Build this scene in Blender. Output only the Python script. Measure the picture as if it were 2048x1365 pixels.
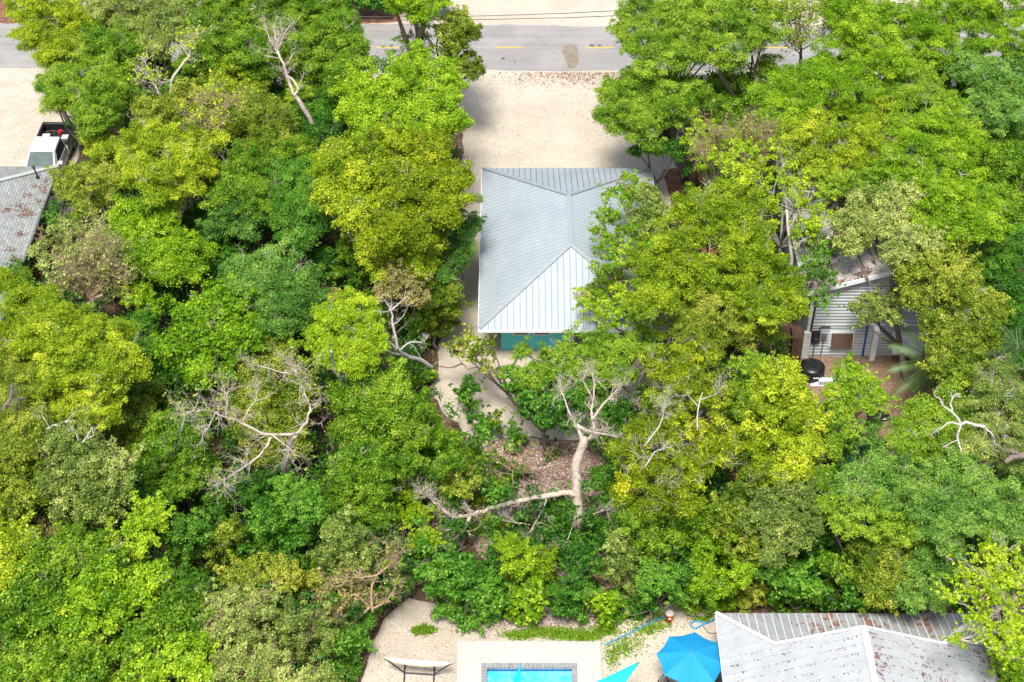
import bpy, math, random
import numpy as np
from mathutils import Vector, Matrix
for _o in list(bpy.data.objects): bpy.data.objects.remove(_o)
SC = bpy.context.scene; COL = SC.collection
# ------------------------------------------------------------ camera
CH, FPX, TH = 55.0, 3400.0, math.radians(40)
cam = bpy.data.cameras.new('camera'); cam.sensor_width = 36; cam.lens = 36*FPX/2048
cam.clip_start = 1; cam.clip_end = 3000
camo = bpy.data.objects.new('camera', cam); COL.objects.link(camo)
camo.location = (0, 0, CH); camo.rotation_euler = (math.radians(90)-TH, 0, 0); SC.camera = camo
# ------------------------------------------------------------ sky, sun, exposure
SUN_EL, SUN_AZ = math.radians(63), math.atan2(-0.20, -0.97)
w = bpy.data.worlds.new('World'); SC.world = w; w.use_nodes = True
nt = w.node_tree; bg = nt.nodes['Background']
sky = nt.nodes.new('ShaderNodeTexSky'); sky.sky_type = 'NISHITA'; sky.sun_disc = False
sky.sun_elevation = SUN_EL; sky.sun_rotation = SUN_AZ; sky.dust_density = 4.0; sky.air_density = 1.2
nt.links.new(sky.outputs[0], bg.inputs[0]); bg.inputs[1].default_value = 0.15
sl = bpy.data.lights.new('sun', 'SUN'); sl.energy = 3.9; sl.angle = math.radians(15); sl.color = (1.0, 0.95, 0.87)
so = bpy.data.objects.new('sun', sl); COL.objects.link(so)
SDIR = Vector((math.sin(SUN_AZ)*math.cos(SUN_EL), math.cos(SUN_AZ)*math.cos(SUN_EL), math.sin(SUN_EL)))
so.rotation_euler = SDIR.to_track_quat('Z', 'Y').to_euler(); so.location = (0, 60, 60)
SC.view_settings.view_transform = 'Standard'; SC.view_settings.look = 'None'
SC.view_settings.exposure = 0.58; SC.view_settings.gamma = 1.0
SC.render.engine = 'CYCLES'
SC.cycles.max_bounces = 5; SC.cycles.diffuse_bounces = 3; SC.cycles.transmission_bounces = 3

# ------------------------------------------------------------ helpers
def P(px, py, z=0.0):
    """photo pixel -> world point at height z (surveying the plot from the photograph)"""
    dx = (px-1024)/FPX; dy = -(py-682.5)/FPX
    r = (dx, math.cos(TH)+dy*math.sin(TH), -math.sin(TH)+dy*math.cos(TH))
    t = (z-CH)/r[2]
    return Vector((r[0]*t, r[1]*t, z))
def SCL(px, py, z=0.0):
    dy = -(py-682.5)/FPX
    return FPX/((z-CH)/(-math.sin(TH)+dy*math.cos(TH)))
def tag(o, label=None, cat=None, group=None, kind=None):
    if label: o['label'] = label
    if cat: o['category'] = cat
    if group: o['group'] = group
    if kind: o['kind'] = kind
    return o
def empty(name, loc, label=None, cat=None, group=None, rz=0):
    o = bpy.data.objects.new(name, None); COL.objects.link(o)
    o.location = loc; o.rotation_euler = (0, 0, rz); o.empty_display_size = .3
    return tag(o, label, cat, group)
class MB:
    def __init__(s): s.v = []; s.f = []
    def add(s, vs, fs):
        b = len(s.v); s.v += [tuple(x) for x in vs]; s.f += [tuple(b+i for i in f) for f in fs]; return s
    def box(s, x0, y0, z0, x1, y1, z1):
        return s.add([(x0,y0,z0),(x1,y0,z0),(x1,y1,z0),(x0,y1,z0),(x0,y0,z1),(x1,y0,z1),(x1,y1,z1),(x0,y1,z1)],
                     [(3,2,1,0),(4,5,6,7),(0,1,5,4),(1,2,6,5),(2,3,7,6),(3,0,4,7)])
    def bar(s, a, b, w=.05, h=None, up=(0,0,1)):
        a = Vector(a); b = Vector(b); h = h or w; d = (b-a).normalized(); up = Vector(up)
        if abs(d.dot(up)) > .98: up = Vector((1,0,0))
        x = d.cross(up).normalized()*w/2; y = x.cross(d).normalized()*h/2
        return s.add([a-x-y,a+x-y,a+x+y,a-x+y,b-x-y,b+x-y,b+x+y,b-x+y],
                     [(3,2,1,0),(4,5,6,7),(0,1,5,4),(1,2,6,5),(2,3,7,6),(3,0,4,7)])
    def tube(s, pts, rad, n=6, caps=True):
        pts = [Vector(p) for p in pts]
        if not hasattr(rad, '__len__'): rad = [rad]*len(pts)
        prev = None; rings = []
        for i, p in enumerate(pts):
            d = (pts[min(i+1, len(pts)-1)]-pts[max(i-1, 0)])
            if d.length < 1e-6: d = Vector((0,0,1))
            d.normalize()
            if prev is None:
                x = d.cross(Vector((0,0,1)) if abs(d.z) < .9 else Vector((1,0,0))).normalized()
            else:
                x = (prev - d*prev.dot(d)); x = x.normalized() if x.length > 1e-5 else d.orthogonal().normalized()
            prev = x; y = d.cross(x)
            rings.append([p+(x*math.cos(2*math.pi*k/n)+y*math.sin(2*math.pi*k/n))*rad[i] for k in range(n)])
        vs = [q for r in rings for q in r]; fs = []
        for i in range(len(rings)-1):
            for k in range(n):
                k2 = (k+1) % n; fs.append((i*n+k, i*n+k2, (i+1)*n+k2, (i+1)*n+k))
        if caps: fs.append(tuple(range(n))[::-1]); fs.append(tuple((len(rings)-1)*n+k for k in range(n)))
        return s.add(vs, fs)
    def lathe(s, prof, c=(0,0,0), n=20, axis='z'):
        vs = []; fs = []
        for r, z in prof:
            for k in range(n):
                a = 2*math.pi*k/n
                if axis == 'z': vs.append((c[0]+r*math.cos(a), c[1]+r*math.sin(a), c[2]+z))
                else: vs.append((c[0]+z, c[1]+r*math.cos(a), c[2]+r*math.sin(a)))
        for i in range(len(prof)-1):
            for k in range(n):
                k2 = (k+1) % n; fs.append((i*n+k, i*n+k2, (i+1)*n+k2, (i+1)*n+k))
        fs.append(tuple(range(n))[::-1]); fs.append(tuple((len(prof)-1)*n+k for k in range(n)))
        return s.add(vs, fs)
    def prism(s, poly, d):
        """closed polygon (3D points) extruded by vector d"""
        n = len(poly); d = Vector(d); p2 = [Vector(p)+d for p in poly]
        return s.add(list(poly)+p2, [tuple(range(n)), tuple(range(2*n-1, n-1, -1))]+[(i, n+i, n+(i+1) % n, (i+1) % n) for i in range(n)])
    def build(s, name, m, parent=None, smooth=False, bevel=0, loc=None):
        me = bpy.data.meshes.new(name); me.from_pydata(s.v, [], s.f); me.update()
        import bmesh
        bm = bmesh.new(); bm.from_mesh(me); bmesh.ops.recalc_face_normals(bm, faces=bm.faces)
        if bevel:
            bmesh.ops.bevel(bm, geom=[e for e in bm.edges if len(e.link_faces) == 2 and e.calc_face_angle(0) > .5], offset=bevel, segments=2, affect='EDGES', profile=.5)
        bm.to_mesh(me); bm.free()
        if smooth:
            for p in me.polygons: p.use_smooth = True
        me.materials.append(m)
        o = bpy.data.objects.new(name, me); COL.objects.link(o)
        if parent: o.parent = parent
        if loc: o.location = loc
        return o
def struct(name, mb, m, **k):
    return tag(mb.build(name, m, **k), kind='structure')

# ------------------------------------------------------------ materials
def mat(name, col, rough=.7, metal=0, noise=0, nscale=5, bump=0, bscale=30, spec=None, stretch=None):
    m = bpy.data.materials.new(name); m.use_nodes = True; t = m.node_tree; b = t.nodes['Principled BSDF']
    b.inputs['Base Color'].default_value = (*col, 1); b.inputs['Roughness'].default_value = rough; b.inputs['Metallic'].default_value = metal
    if spec is not None: b.inputs['Specular IOR Level'].default_value = spec
    tc = t.nodes.new('ShaderNodeTexCoord'); mp = t.nodes.new('ShaderNodeMapping'); t.links.new(tc.outputs['Object'], mp.inputs[0])
    if stretch: mp.inputs['Scale'].default_value = stretch
    if noise:
        n = t.nodes.new('ShaderNodeTexNoise'); n.inputs['Scale'].default_value = nscale; n.inputs['Detail'].default_value = 8; n.inputs['Roughness'].default_value = .65
        t.links.new(mp.outputs[0], n.inputs['Vector'])
        r = t.nodes.new('ShaderNodeValToRGB'); r.color_ramp.elements[0].position = .3; r.color_ramp.elements[1].position = .7
        r.color_ramp.elements[0].color = (*[c*(1-noise) for c in col], 1); r.color_ramp.elements[1].color = (*[min(1, c*(1+noise*.6)) for c in col], 1)
        t.links.new(n.outputs[0], r.inputs[0]); t.links.new(r.outputs[0], b.inputs['Base Color'])
    if bump:
        n2 = t.nodes.new('ShaderNodeTexNoise'); n2.inputs['Scale'].default_value = bscale; n2.inputs['Detail'].default_value = 6
        t.links.new(mp.outputs[0], n2.inputs['Vector'])
        bp = t.nodes.new('ShaderNodeBump'); bp.inputs['Strength'].default_value = bump; bp.inputs['Distance'].default_value = .05
        t.links.new(n2.outputs[0], bp.inputs['Height']); t.links.new(bp.outputs[0], b.inputs['Normal'])
    return m
class NG:
    """tiny node-graph helper"""
    def __init__(s, name):
        s.m = bpy.data.materials.new(name); s.m.use_nodes = True; s.t = s.m.node_tree; s.b = s.t.nodes['Principled BSDF']
        s.tc = s.t.nodes.new('ShaderNodeTexCoord').outputs['Object']
    def n(s, ty, ins={}, **props):
        x = s.t.nodes.new(ty)
        for k, v in props.items(): setattr(x, k, v)
        for k, v in ins.items():
            if hasattr(v, 'node'): s.t.links.new(v, x.inputs[k])
            else: x.inputs[k].default_value = v
        return x
    def noise(s, scale, detail=8, rough=.6, vec=None, dist=0): return s.n('ShaderNodeTexNoise', {'Vector': vec or s.tc, 'Scale': scale, 'Detail': detail, 'Roughness': rough, 'Distortion': dist}).outputs[0]
    def ramp(s, fac, stops, interp='LINEAR'):
        r = s.n('ShaderNodeValToRGB', {'Fac': fac}); e = r.color_ramp.elements; r.color_ramp.interpolation = interp
        while len(e) < len(stops): e.new(.5)
        for i, (p, c) in enumerate(stops): e[i].position = p; e[i].color = (*c, 1) if hasattr(c, '__len__') else (c, c, c, 1)
        return r.outputs[0]
    def mix(s, fac, a, b, mode='MIX'):
        x = s.n('ShaderNodeMix', data_type='RGBA', blend_type=mode)
        for sock, v in ((x.inputs[0], fac), (x.inputs[6], a), (x.inputs[7], b)):
            if hasattr(v, 'node'): s.t.links.new(v, sock)
            else: sock.default_value = (*v, 1) if hasattr(v, '__len__') else v
        return x.outputs[2]
    def out(s, col=None, rough=None, metal=None, bump=None, bs=.5, bd=.05):
        for k, v in (('Base Color', col), ('Roughness', rough), ('Metallic', metal)):
            if v is None: continue
            if hasattr(v, 'node'): s.t.links.new(v, s.b.inputs[k])
            else: s.b.inputs[k].default_value = (*v, 1) if hasattr(v, '__len__') else v
        if bump is not None:
            bp = s.n('ShaderNodeBump', {'Height': bump, 'Strength': bs, 'Distance': bd}); s.t.links.new(bp.outputs[0], s.b.inputs['Normal'])
        return s.m
    def mapping(s, scale=(1,1,1), rot=(0,0,0), loc=(0,0,0)):
        return s.n('ShaderNodeMapping', {'Vector': s.tc, 'Scale': scale, 'Rotation': rot, 'Location': loc}).outputs[0]

def gravel_mat():
    g = NG('gravel'); big = g.noise(.12, 4); mid = g.noise(.75, 7, .65, dist=.6); fine = g.noise(16, 4, .7)
    c = g.ramp(big, [(.3, (.35,.305,.24)), (.68, (.51,.455,.37))])
    c = g.mix(g.ramp(mid, [(.42, 0.0), (.75, .55)]), c, (.29,.265,.22))
    c = g.mix(g.ramp(fine, [(.36, .75), (.48, 0.0)]), c, (.20,.165,.13))
    c = g.mix(g.ramp(g.noise(22, 3, .7), [(.56, 0.0), (.66, .6)]), c, (.72,.66,.58))
    v = g.n('ShaderNodeTexVoronoi', {'Vector': g.tc, 'Scale': 2.6, 'Randomness': 1.0}).outputs['Distance']
    c = g.mix(g.ramp(v, [(.05, .85), (.085, 0.0)]), c, (.10,.075,.05))
    return g.out(c, .95, bump=fine, bs=.6, bd=.04)
def litter_mat():
    g = NG('leaf_litter'); v = g.n('ShaderNodeTexVoronoi', {'Vector': g.tc, 'Scale': 9.0, 'Randomness': 1.0})
    r = g.ramp(v.outputs['Color'], [(.1, (.045,.026,.018)), (.5, (.13,.07,.045)), (.82, (.22,.13,.09)), (.97, (.42,.34,.28))])
    c = g.mix(g.ramp(g.noise(.5, 5), [(.4, 0.0), (.65, .8)]), r, (.055,.04,.025))
    return g.out(c, .95, bump=v.outputs['Distance'], bs=.8, bd=.06)
def chips_mat(nm='wood_chips', a=(.13,.08,.05), b=(.36,.25,.17), sc=11):
    g = NG(nm); v = g.n('ShaderNodeTexVoronoi', {'Vector': g.mapping((1, 1.7, 1), (0,0,.5)), 'Scale': sc, 'Randomness': 1.0})
    c = g.ramp(v.outputs['Color'], [(.1, a), (.6, tuple((x+y)/2 for x, y in zip(a, b))), (.95, b)])
    return g.out(g.mix(g.ramp(g.noise(.8, 5), [(.35, 0.0), (.7, .6)]), c, a), .95, bump=v.outputs['Distance'], bs=.7)
def asphalt_mat():
    g = NG('asphalt'); st = g.noise(1.0, 5, .6, g.mapping((.06, 1.6, 1)))
    c = g.ramp(st, [(.3, (.19,.185,.18)), (.7, (.28,.27,.26))])
    c = g.mix(g.ramp(g.noise(.35, 6), [(.45, 0.0), (.7, .6)]), c, (.34,.32,.30))
    c = g.mix(g.ramp(g.noise(26, 3), [(.38, .5), (.5, 0.0)]), c, (.12,.12,.12))
    v = g.n('ShaderNodeTexVoronoi', {'Vector': g.tc, 'Scale': .33}, feature='DISTANCE_TO_EDGE').outputs['Distance']
    c = g.mix(g.ramp(v, [(.003, .18), (.010, 0.0)]), c, (.13,.125,.12))
    return g.out(c, .9, bump=g.noise(30, 4), bs=.3)
def metal_roof_mat():
    g = NG('galvalume_roof'); n = g.noise(.9, 6, .6, g.mapping((1, .5, 1))); f = g.noise(7, 5)
    c = g.ramp(n, [(.3, (.27,.315,.345)), (.7, (.345,.39,.42))])
    c = g.mix(g.ramp(f, [(.4, .35), (.6, 0.0)]), c, (.25,.295,.325))
    c = g.mix(g.ramp(g.n('ShaderNodeTexVoronoi', {'Vector': g.tc, 'Scale': 3.0}).outputs['Distance'], [(.03, .7), (.06, 0.0)]), c, (.16,.14,.11))
    return g.out(c, .6, .1)
def rusty_roof_mat(nm, base, rust, thr, dark=.6):
    g = NG(nm); n = g.noise(.55, 7, .62, g.mapping((1, .8, 1), loc=(3.1, 7.7, 0))); s = g.noise(4.5, 7, .75, g.mapping((1, .7, 1)))
    c = g.ramp(g.noise(1.3, 5), [(.3, tuple(x*.78 for x in base)), (.7, base)])
    comb = g.n('ShaderNodeMath', {0: n, 1: s}, operation='ADD').outputs[0]
    comb = g.n('ShaderNodeMath', {0: comb, 1: .5}, operation='MULTIPLY').outputs[0]
    sp = g.ramp(comb, [(thr, 0.0), (thr+.03, .95)])
    c = g.mix(sp, c, g.ramp(g.noise(9, 4), [(.3, tuple(x*.5 for x in rust)), (.7, rust)]))
    c = g.mix(g.ramp(g.noise(11, 4, .8), [(.66, 0.0), (.70, dark)]), c, (.08,.05,.04))
    return g.out(c, .6, .1, bump=s, bs=.1)
def shingle_mat():
    g = NG('grey_shingles'); mp = g.mapping((1, 1, 1), (0, 0, math.radians(90)))
    b = g.n('ShaderNodeTexBrick', {'Vector': mp, 'Color1': (.20,.215,.21,1), 'Color2': (.30,.32,.31,1), 'Mortar': (.10,.11,.11,1), 'Scale': 1.0, 'Mortar Size': .012, 'Brick Width': .34, 'Row Height': .15, 'Bias': 0.0})
    c = g.mix(g.ramp(g.noise(.7, 6), [(.4, 0.0), (.7, .5)]), b.outputs[0], (.16,.165,.15))
    return g.out(c, .9, bump=b.outputs['Fac'], bs=-.3)
def paver_mat():
    g = NG('deck_pavers'); b = g.n('ShaderNodeTexBrick', {'Vector': g.mapping((1,1,1), (0,0,math.radians(90))), 'Color1': (.41,.39,.355,1), 'Color2': (.46,.435,.395,1), 'Mortar': (.29,.27,.24,1), 'Scale': 1.0, 'Mortar Size': .009, 'Brick Width': .61, 'Row Height': .305, 'Bias': 0.0})
    c = g.mix(g.ramp(g.noise(.9, 5), [(.45, 0.0), (.72, .45)]), b.outputs[0], (.40,.375,.34))
    return g.out(c, .85)
def siding_mat():
    g = NG('pale_siding'); c = g.ramp(g.noise(1.2, 6, .6, g.mapping((.3, .3, 2))), [(.3, (.34,.385,.40)), (.7, (.44,.48,.50))])
    return g.out(c, .75)
def water_mat():
    g = NG('pool_water'); n = g.noise(2.2, 3, .5, dist=1.0)
    c = g.ramp(n, [(.35, (.03,.50,.78)), (.7, (.16,.68,.90))])
    return g.out(c, .08, bump=g.noise(3, 2), bs=.15)

M = {}
M['gravel'] = gravel_mat(); M['litter'] = litter_mat(); M['chips'] = chips_mat(); M['mulch'] = chips_mat('red_mulch', (.11,.04,.022), (.34,.15,.085), 9)
M['rubble'] = chips_mat('stony_mulch', (.12,.07,.05), (.48,.40,.34), 7)
M['asphalt'] = asphalt_mat(); M['galv'] = metal_roof_mat()
M['seam'] = mat('galvalume_seam_shaded', (.17,.20,.22), .45, .5, .08, 3)
M['trim'] = mat('galvalume_trim_lit_seam', (.38,.43,.45), .4, .4, .08, 3)
M['whiteroof'] = rusty_roof_mat('white_painted_roof', (.39,.41,.42), (.10,.08,.07), .65, .9)
M['greyroof'] = rusty_roof_mat('worn_shaded_roof', (.33,.35,.36), (.30,.13,.085), .525)
M['oldroof'] = rusty_roof_mat('rusty_corrugated_roof', (.50,.47,.45), (.16,.08,.055), .53)
M['shingle'] = shingle_mat(); M['paver'] = paver_mat(); M['siding'] = siding_mat(); M['water'] = water_mat()
M['turq'] = mat('turquoise_stucco', (.10,.54,.59), .8, 0, .12, 3, .1, 60)
M['yellow'] = mat('worn_yellow_paint', (.60,.36,.06), .8, 0, .35, 12)
M['stain'] = mat('oil_stain', (.20,.165,.125), .9, 0, .3, 2)
M['spot'] = mat('dark_spot', (.06,.06,.06), .9)
M['dark'] = mat('dark_interior', (.012,.012,.014), .5)
M['glass'] = mat('dark_glass', (.02,.03,.035), .08)
M['cap'] = mat('shingle_cap', (.36,.39,.375), .9, 0, .2, 8)
M['wseam'] = mat('dull_white_seam', (.36,.38,.40), .6, 0, .2, 5)
M['white'] = mat('white_paint', (.68,.70,.72), .5, 0, .08, 4)
M['offwhite'] = mat('weathered_white', (.55,.57,.56), .7, 0, .25, 6)
M['grey'] = mat('grey_metal', (.17,.18,.19), .5, .3, .15, 5)
M['black'] = mat('black_plastic', (.012,.013,.015), .35, 0, .2, 5)
M['darksteel'] = mat('dark_bronze_steel', (.035,.028,.045), .45, .3)
M['coping'] = mat('grey_coping', (.24,.25,.25), .8, 0, .35, 6)
M['tile'] = mat('blue_waterline_tile', (.01,.07,.34), .25, 0, .3, 14)
M['basin'] = mat('pool_basin', (.06,.42,.62), .5)
M['sail'] = mat('turquoise_sail', (.0,.42,.52), .7, 0, .06, 6)
M['umb'] = mat('blue_canopy', (.0,.22,.46), .75, 0, .08, 5, .05, 8)
M['bark'] = mat('pale_bark', (.46,.39,.33), .85, 0, .45, 7, .5, 18)
M['barkg'] = mat('grey_bark', (.17,.14,.115), .9, 0, .4, 9, .5, 22)
M['barkd'] = mat('dark_bark', (.10,.075,.055), .9, 0, .4, 9, .5, 22)
M['barkw'] = mat('bleached_bark', (.44,.40,.36), .85, 0, .3, 8, .4, 22)
M['barkp'] = mat('pinkish_bark', (.36,.24,.17), .85, 0, .3, 8, .4, 22)
M['fence'] = mat('weathered_wood', (.13,.115,.10), .9, 0, .4, 8, .4, 25)
M['brownwood'] = mat('brown_wood', (.12,.065,.04), .8, 0, .35, 8)
M['carpaint'] = mat('white_car_paint', (.74,.75,.77), .22, 0, .03, 2)
M['rubber'] = mat('tyre_rubber', (.015,.015,.015), .85)
M['chrome'] = mat('chrome', (.6,.6,.62), .2, 1)
M['orange'] = mat('orange_plastic', (.85,.10,.015), .4); M['red'] = mat('red_paint', (.55,.02,.03), .4)
M['bluep'] = mat('blue_plastic', (.02,.24,.55), .4); M['yel'] = mat('yellow_paint', (.7,.42,.02), .4)
M['lid'] = mat('grey_lid', (.50,.52,.53), .5); M['tarp'] = mat('green_tarp', (.02,.20,.12), .5, 0, .2, 4)
M['gtarp'] = mat('grey_tarp', (.22,.21,.22), .6, 0, .4, 4, .6, 6)
M['lilac'] = mat('lilac_paper', (.5,.42,.6), .7); M['rope'] = mat('white_rope', (.68,.66,.62), .8)
M['palewood'] = mat('pale_planks', (.34,.33,.32), .85, 0, .3, 6)
M['lamp'] = mat('headlight_lens', (.7,.72,.75), .1)
M['stone'] = mat('pale_stone', (.42,.37,.32), .9, 0, .35, 5, .4, 12)

# ------------------------------------------------------------ foliage
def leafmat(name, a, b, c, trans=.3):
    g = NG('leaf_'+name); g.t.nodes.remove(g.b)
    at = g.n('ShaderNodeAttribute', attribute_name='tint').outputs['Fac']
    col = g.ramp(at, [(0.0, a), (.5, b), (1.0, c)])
    d = g.n('ShaderNodeBsdfDiffuse', {'Color': col}); tr = g.n('ShaderNodeBsdfTranslucent', {'Color': g.mix(.5, col, tuple(min(1, x*1.5) for x in c))})
    gl = g.n('ShaderNodeBsdfGlossy', {'Color': (1, 1, 1, 1), 'Roughness': .45})
    m1 = g.n('ShaderNodeMixShader', {0: trans, 1: d.outputs[0], 2: tr.outputs[0]})
    m2 = g.n('ShaderNodeMixShader', {0: .015, 1: m1.outputs[0], 2: gl.outputs[0]})
    g.t.links.new(m2.outputs[0], g.t.nodes['Material Output'].inputs[0])
    return g.m
PAL = {
 'LG': leafmat('lime_green', (.085,.20,.004), (.20,.37,.008), (.42,.56,.03)),
 'MG': leafmat('mid_green', (.045,.135,.005), (.13,.265,.010), (.33,.46,.035)),
 'DG': leafmat('deep_green', (.018,.08,.006), (.052,.18,.010), (.16,.34,.030)),
 'BG': leafmat('blue_green', (.035,.12,.014), (.10,.24,.028), (.26,.42,.07)),
 'YG': leafmat('yellow_green', (.10,.18,.004), (.25,.37,.009), (.55,.60,.04)),
 'GY': leafmat('golden_yellow', (.10,.17,.003), (.26,.36,.008), (.58,.57,.03)),
 'OL': leafmat('olive', (.06,.12,.006), (.17,.26,.014), (.42,.45,.06)),
 'SG': leafmat('sage', (.09,.15,.025), (.22,.31,.05), (.48,.52,.16)),
 'BL': leafmat('bright_lime', (.16,.28,.006), (.32,.47,.012), (.54,.64,.04)),
 'BR': leafmat('brown_olive', (.12,.12,.03), (.26,.25,.08), (.46,.39,.15)),
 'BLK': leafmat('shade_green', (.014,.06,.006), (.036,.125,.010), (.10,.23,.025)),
}
DENS = 1.0
def norm(a): return a/np.maximum(np.linalg.norm(a, axis=-1, keepdims=True), 1e-9)
def leaf_mesh(name, c, nrm, ax, ln, wd, tint, m, parent=None):
    n = len(c); u = norm(ax - nrm*np.sum(ax*nrm, 1, keepdims=True)); v = np.cross(nrm, u)
    ln = ln[:, None]; wd = wd[:, None]
    vs = np.empty((n, 4, 3), np.float32)
    vs[:, 0] = c-u*ln*.5; vs[:, 1] = c+v*wd*.5+nrm*wd*.15+u*ln*.04; vs[:, 2] = c+u*ln*.5; vs[:, 3] = c-v*wd*.5+nrm*wd*.15+u*ln*.04
    me = bpy.data.meshes.new(name); me.vertices.add(4*n); me.vertices.foreach_set('co', vs.ravel())
    me.loops.add(4*n); me.loops.foreach_set('vertex_index', np.arange(4*n, dtype=np.int32))
    me.polygons.add(n); me.polygons.foreach_set('loop_start', np.arange(0, 4*n, 4, dtype=np.int32))
    me.update(calc_edges=True)
    a = me.attributes.new('tint', 'FLOAT', 'FACE'); a.data.foreach_set('value', np.clip(tint, 0, 1).astype(np.float32))
    me.materials.append(m); o = bpy.data.objects.new(name, me); COL.objects.link(o)
    if parent: o.parent = parent
    return o
# clump radius lo/hi, z squash, leaf length, width, leaves per clump, cover, outward(0)..upward(1) normals, droop
SPEC = {
 'round':  dict(rc=(.20,.40), sq=.85, l=.105, w=.068, n=175, cov=1.7, up=.35, droop=.0),
 'fine':   dict(rc=(.22,.48), sq=.55, l=.145, w=.042, n=185, cov=1.6, up=.60, droop=.35),
 'broad':  dict(rc=(.24,.42), sq=.75, l=.17, w=.105, n=88, cov=1.65, up=.40, droop=.1),
 'sparse': dict(rc=(.14,.32), sq=.70, l=.125, w=.08, n=60, cov=.75, up=.40, droop=.0),
 'wispy':  dict(rc=(.25,.50), sq=.60, l=.19, w=.050, n=95, cov=1.1, up=.30, droop=.5),
 'vine':   dict(rc=(.20,.48), sq=.75, l=.12, w=.095, n=125, cov=1.6, up=.45, droop=.2),
}
def leaves_for(cl, rc, ct, od, sp, rng, dens=1.0):
    """leaf arrays for clumps: centres cl, radii rc, tints ct, outward dirs od"""
    k = np.maximum(3, (sp['n']*dens*DENS*(rc/np.mean(sp['rc']))**2).astype(int))
    idx = np.repeat(np.arange(len(cl)), k); n = len(idx)
    d = norm(rng.normal(size=(n, 3)) + od[idx]*.55 + np.array([0, 0, .45]))
    r = rc[idx]*rng.uniform(.45, 1.08, n)*np.where(rng.random(n) < .2, rng.uniform(1.05, 1.6, n), 1)
    off = d*r[:, None]; off[:, 2] *= sp['sq']
    pos = cl[idx]+off
    nr = norm(d*(1-sp['up'])+np.array([0, 0, 1.0])*sp['up']+rng.normal(size=(n, 3))*.6)
    ax = norm(rng.normal(size=(n, 3))*.6+d*.8+np.array([0, 0, -1.0])*sp['droop'])
    t = ct[idx]+rng.normal(size=n)*.21
    return pos, nr, ax, sp['l']*rng.uniform(.7, 1.3, n), sp['w']*rng.uniform(.7, 1.3, n), t
def twigs(mb, start, direc, length, rad, rng, depth=2, kids=3, wob=.35, up=.12, n=5):
    p = Vector(start); d = Vector(direc).normalized(); steps = 5 if depth > 0 else 4; pts = [p.copy()]
    for i in range(steps):
        d = (d+Vector(rng.normal(size=3))*wob*.5+Vector((0, 0, up))).normalized(); p = p+d*(length/steps); pts.append(p.copy())
    mb.tube(pts, [rad*(1-.8*i/steps) for i in range(steps+1)], n if depth > 0 else 4, False)
    ends = [pts[-1]]
    if depth > 0:
        for _ in range(kids):
            i = rng.integers(1, steps+1); dd = (pts[i]-pts[i-1]).normalized()
            q = (dd*.7+Vector(rng.normal(size=3))*.75).normalized()
            ends += twigs(mb, pts[i], q, length*rng.uniform(.4, .7), rad*(1-.8*i/steps)*.7+.002, rng, depth-1, kids, wob, up, n)
    return ends
def smooth_path(pts, rads, sub=3):
    if len(pts) < 3: return pts, rads
    o = []; r = []
    for i in range(len(pts)-1):
        p0 = pts[max(i-1, 0)]; p1 = pts[i]; p2 = pts[i+1]; p3 = pts[min(i+2, len(pts)-1)]
        for k in range(sub):
            t = k/sub
            o.append(0.5*((2*p1)+(p2-p0)*t+(2*p0-5*p1+4*p2-p3)*t*t+(3*p1-p0-3*p2+p3)*t**3)); r.append(rads[i]*(1-t)+rads[i+1]*t)
    o.append(pts[-1]); r.append(rads[-1]); return o, r
TSEED = [11]; NLEAF = [0]
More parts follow.
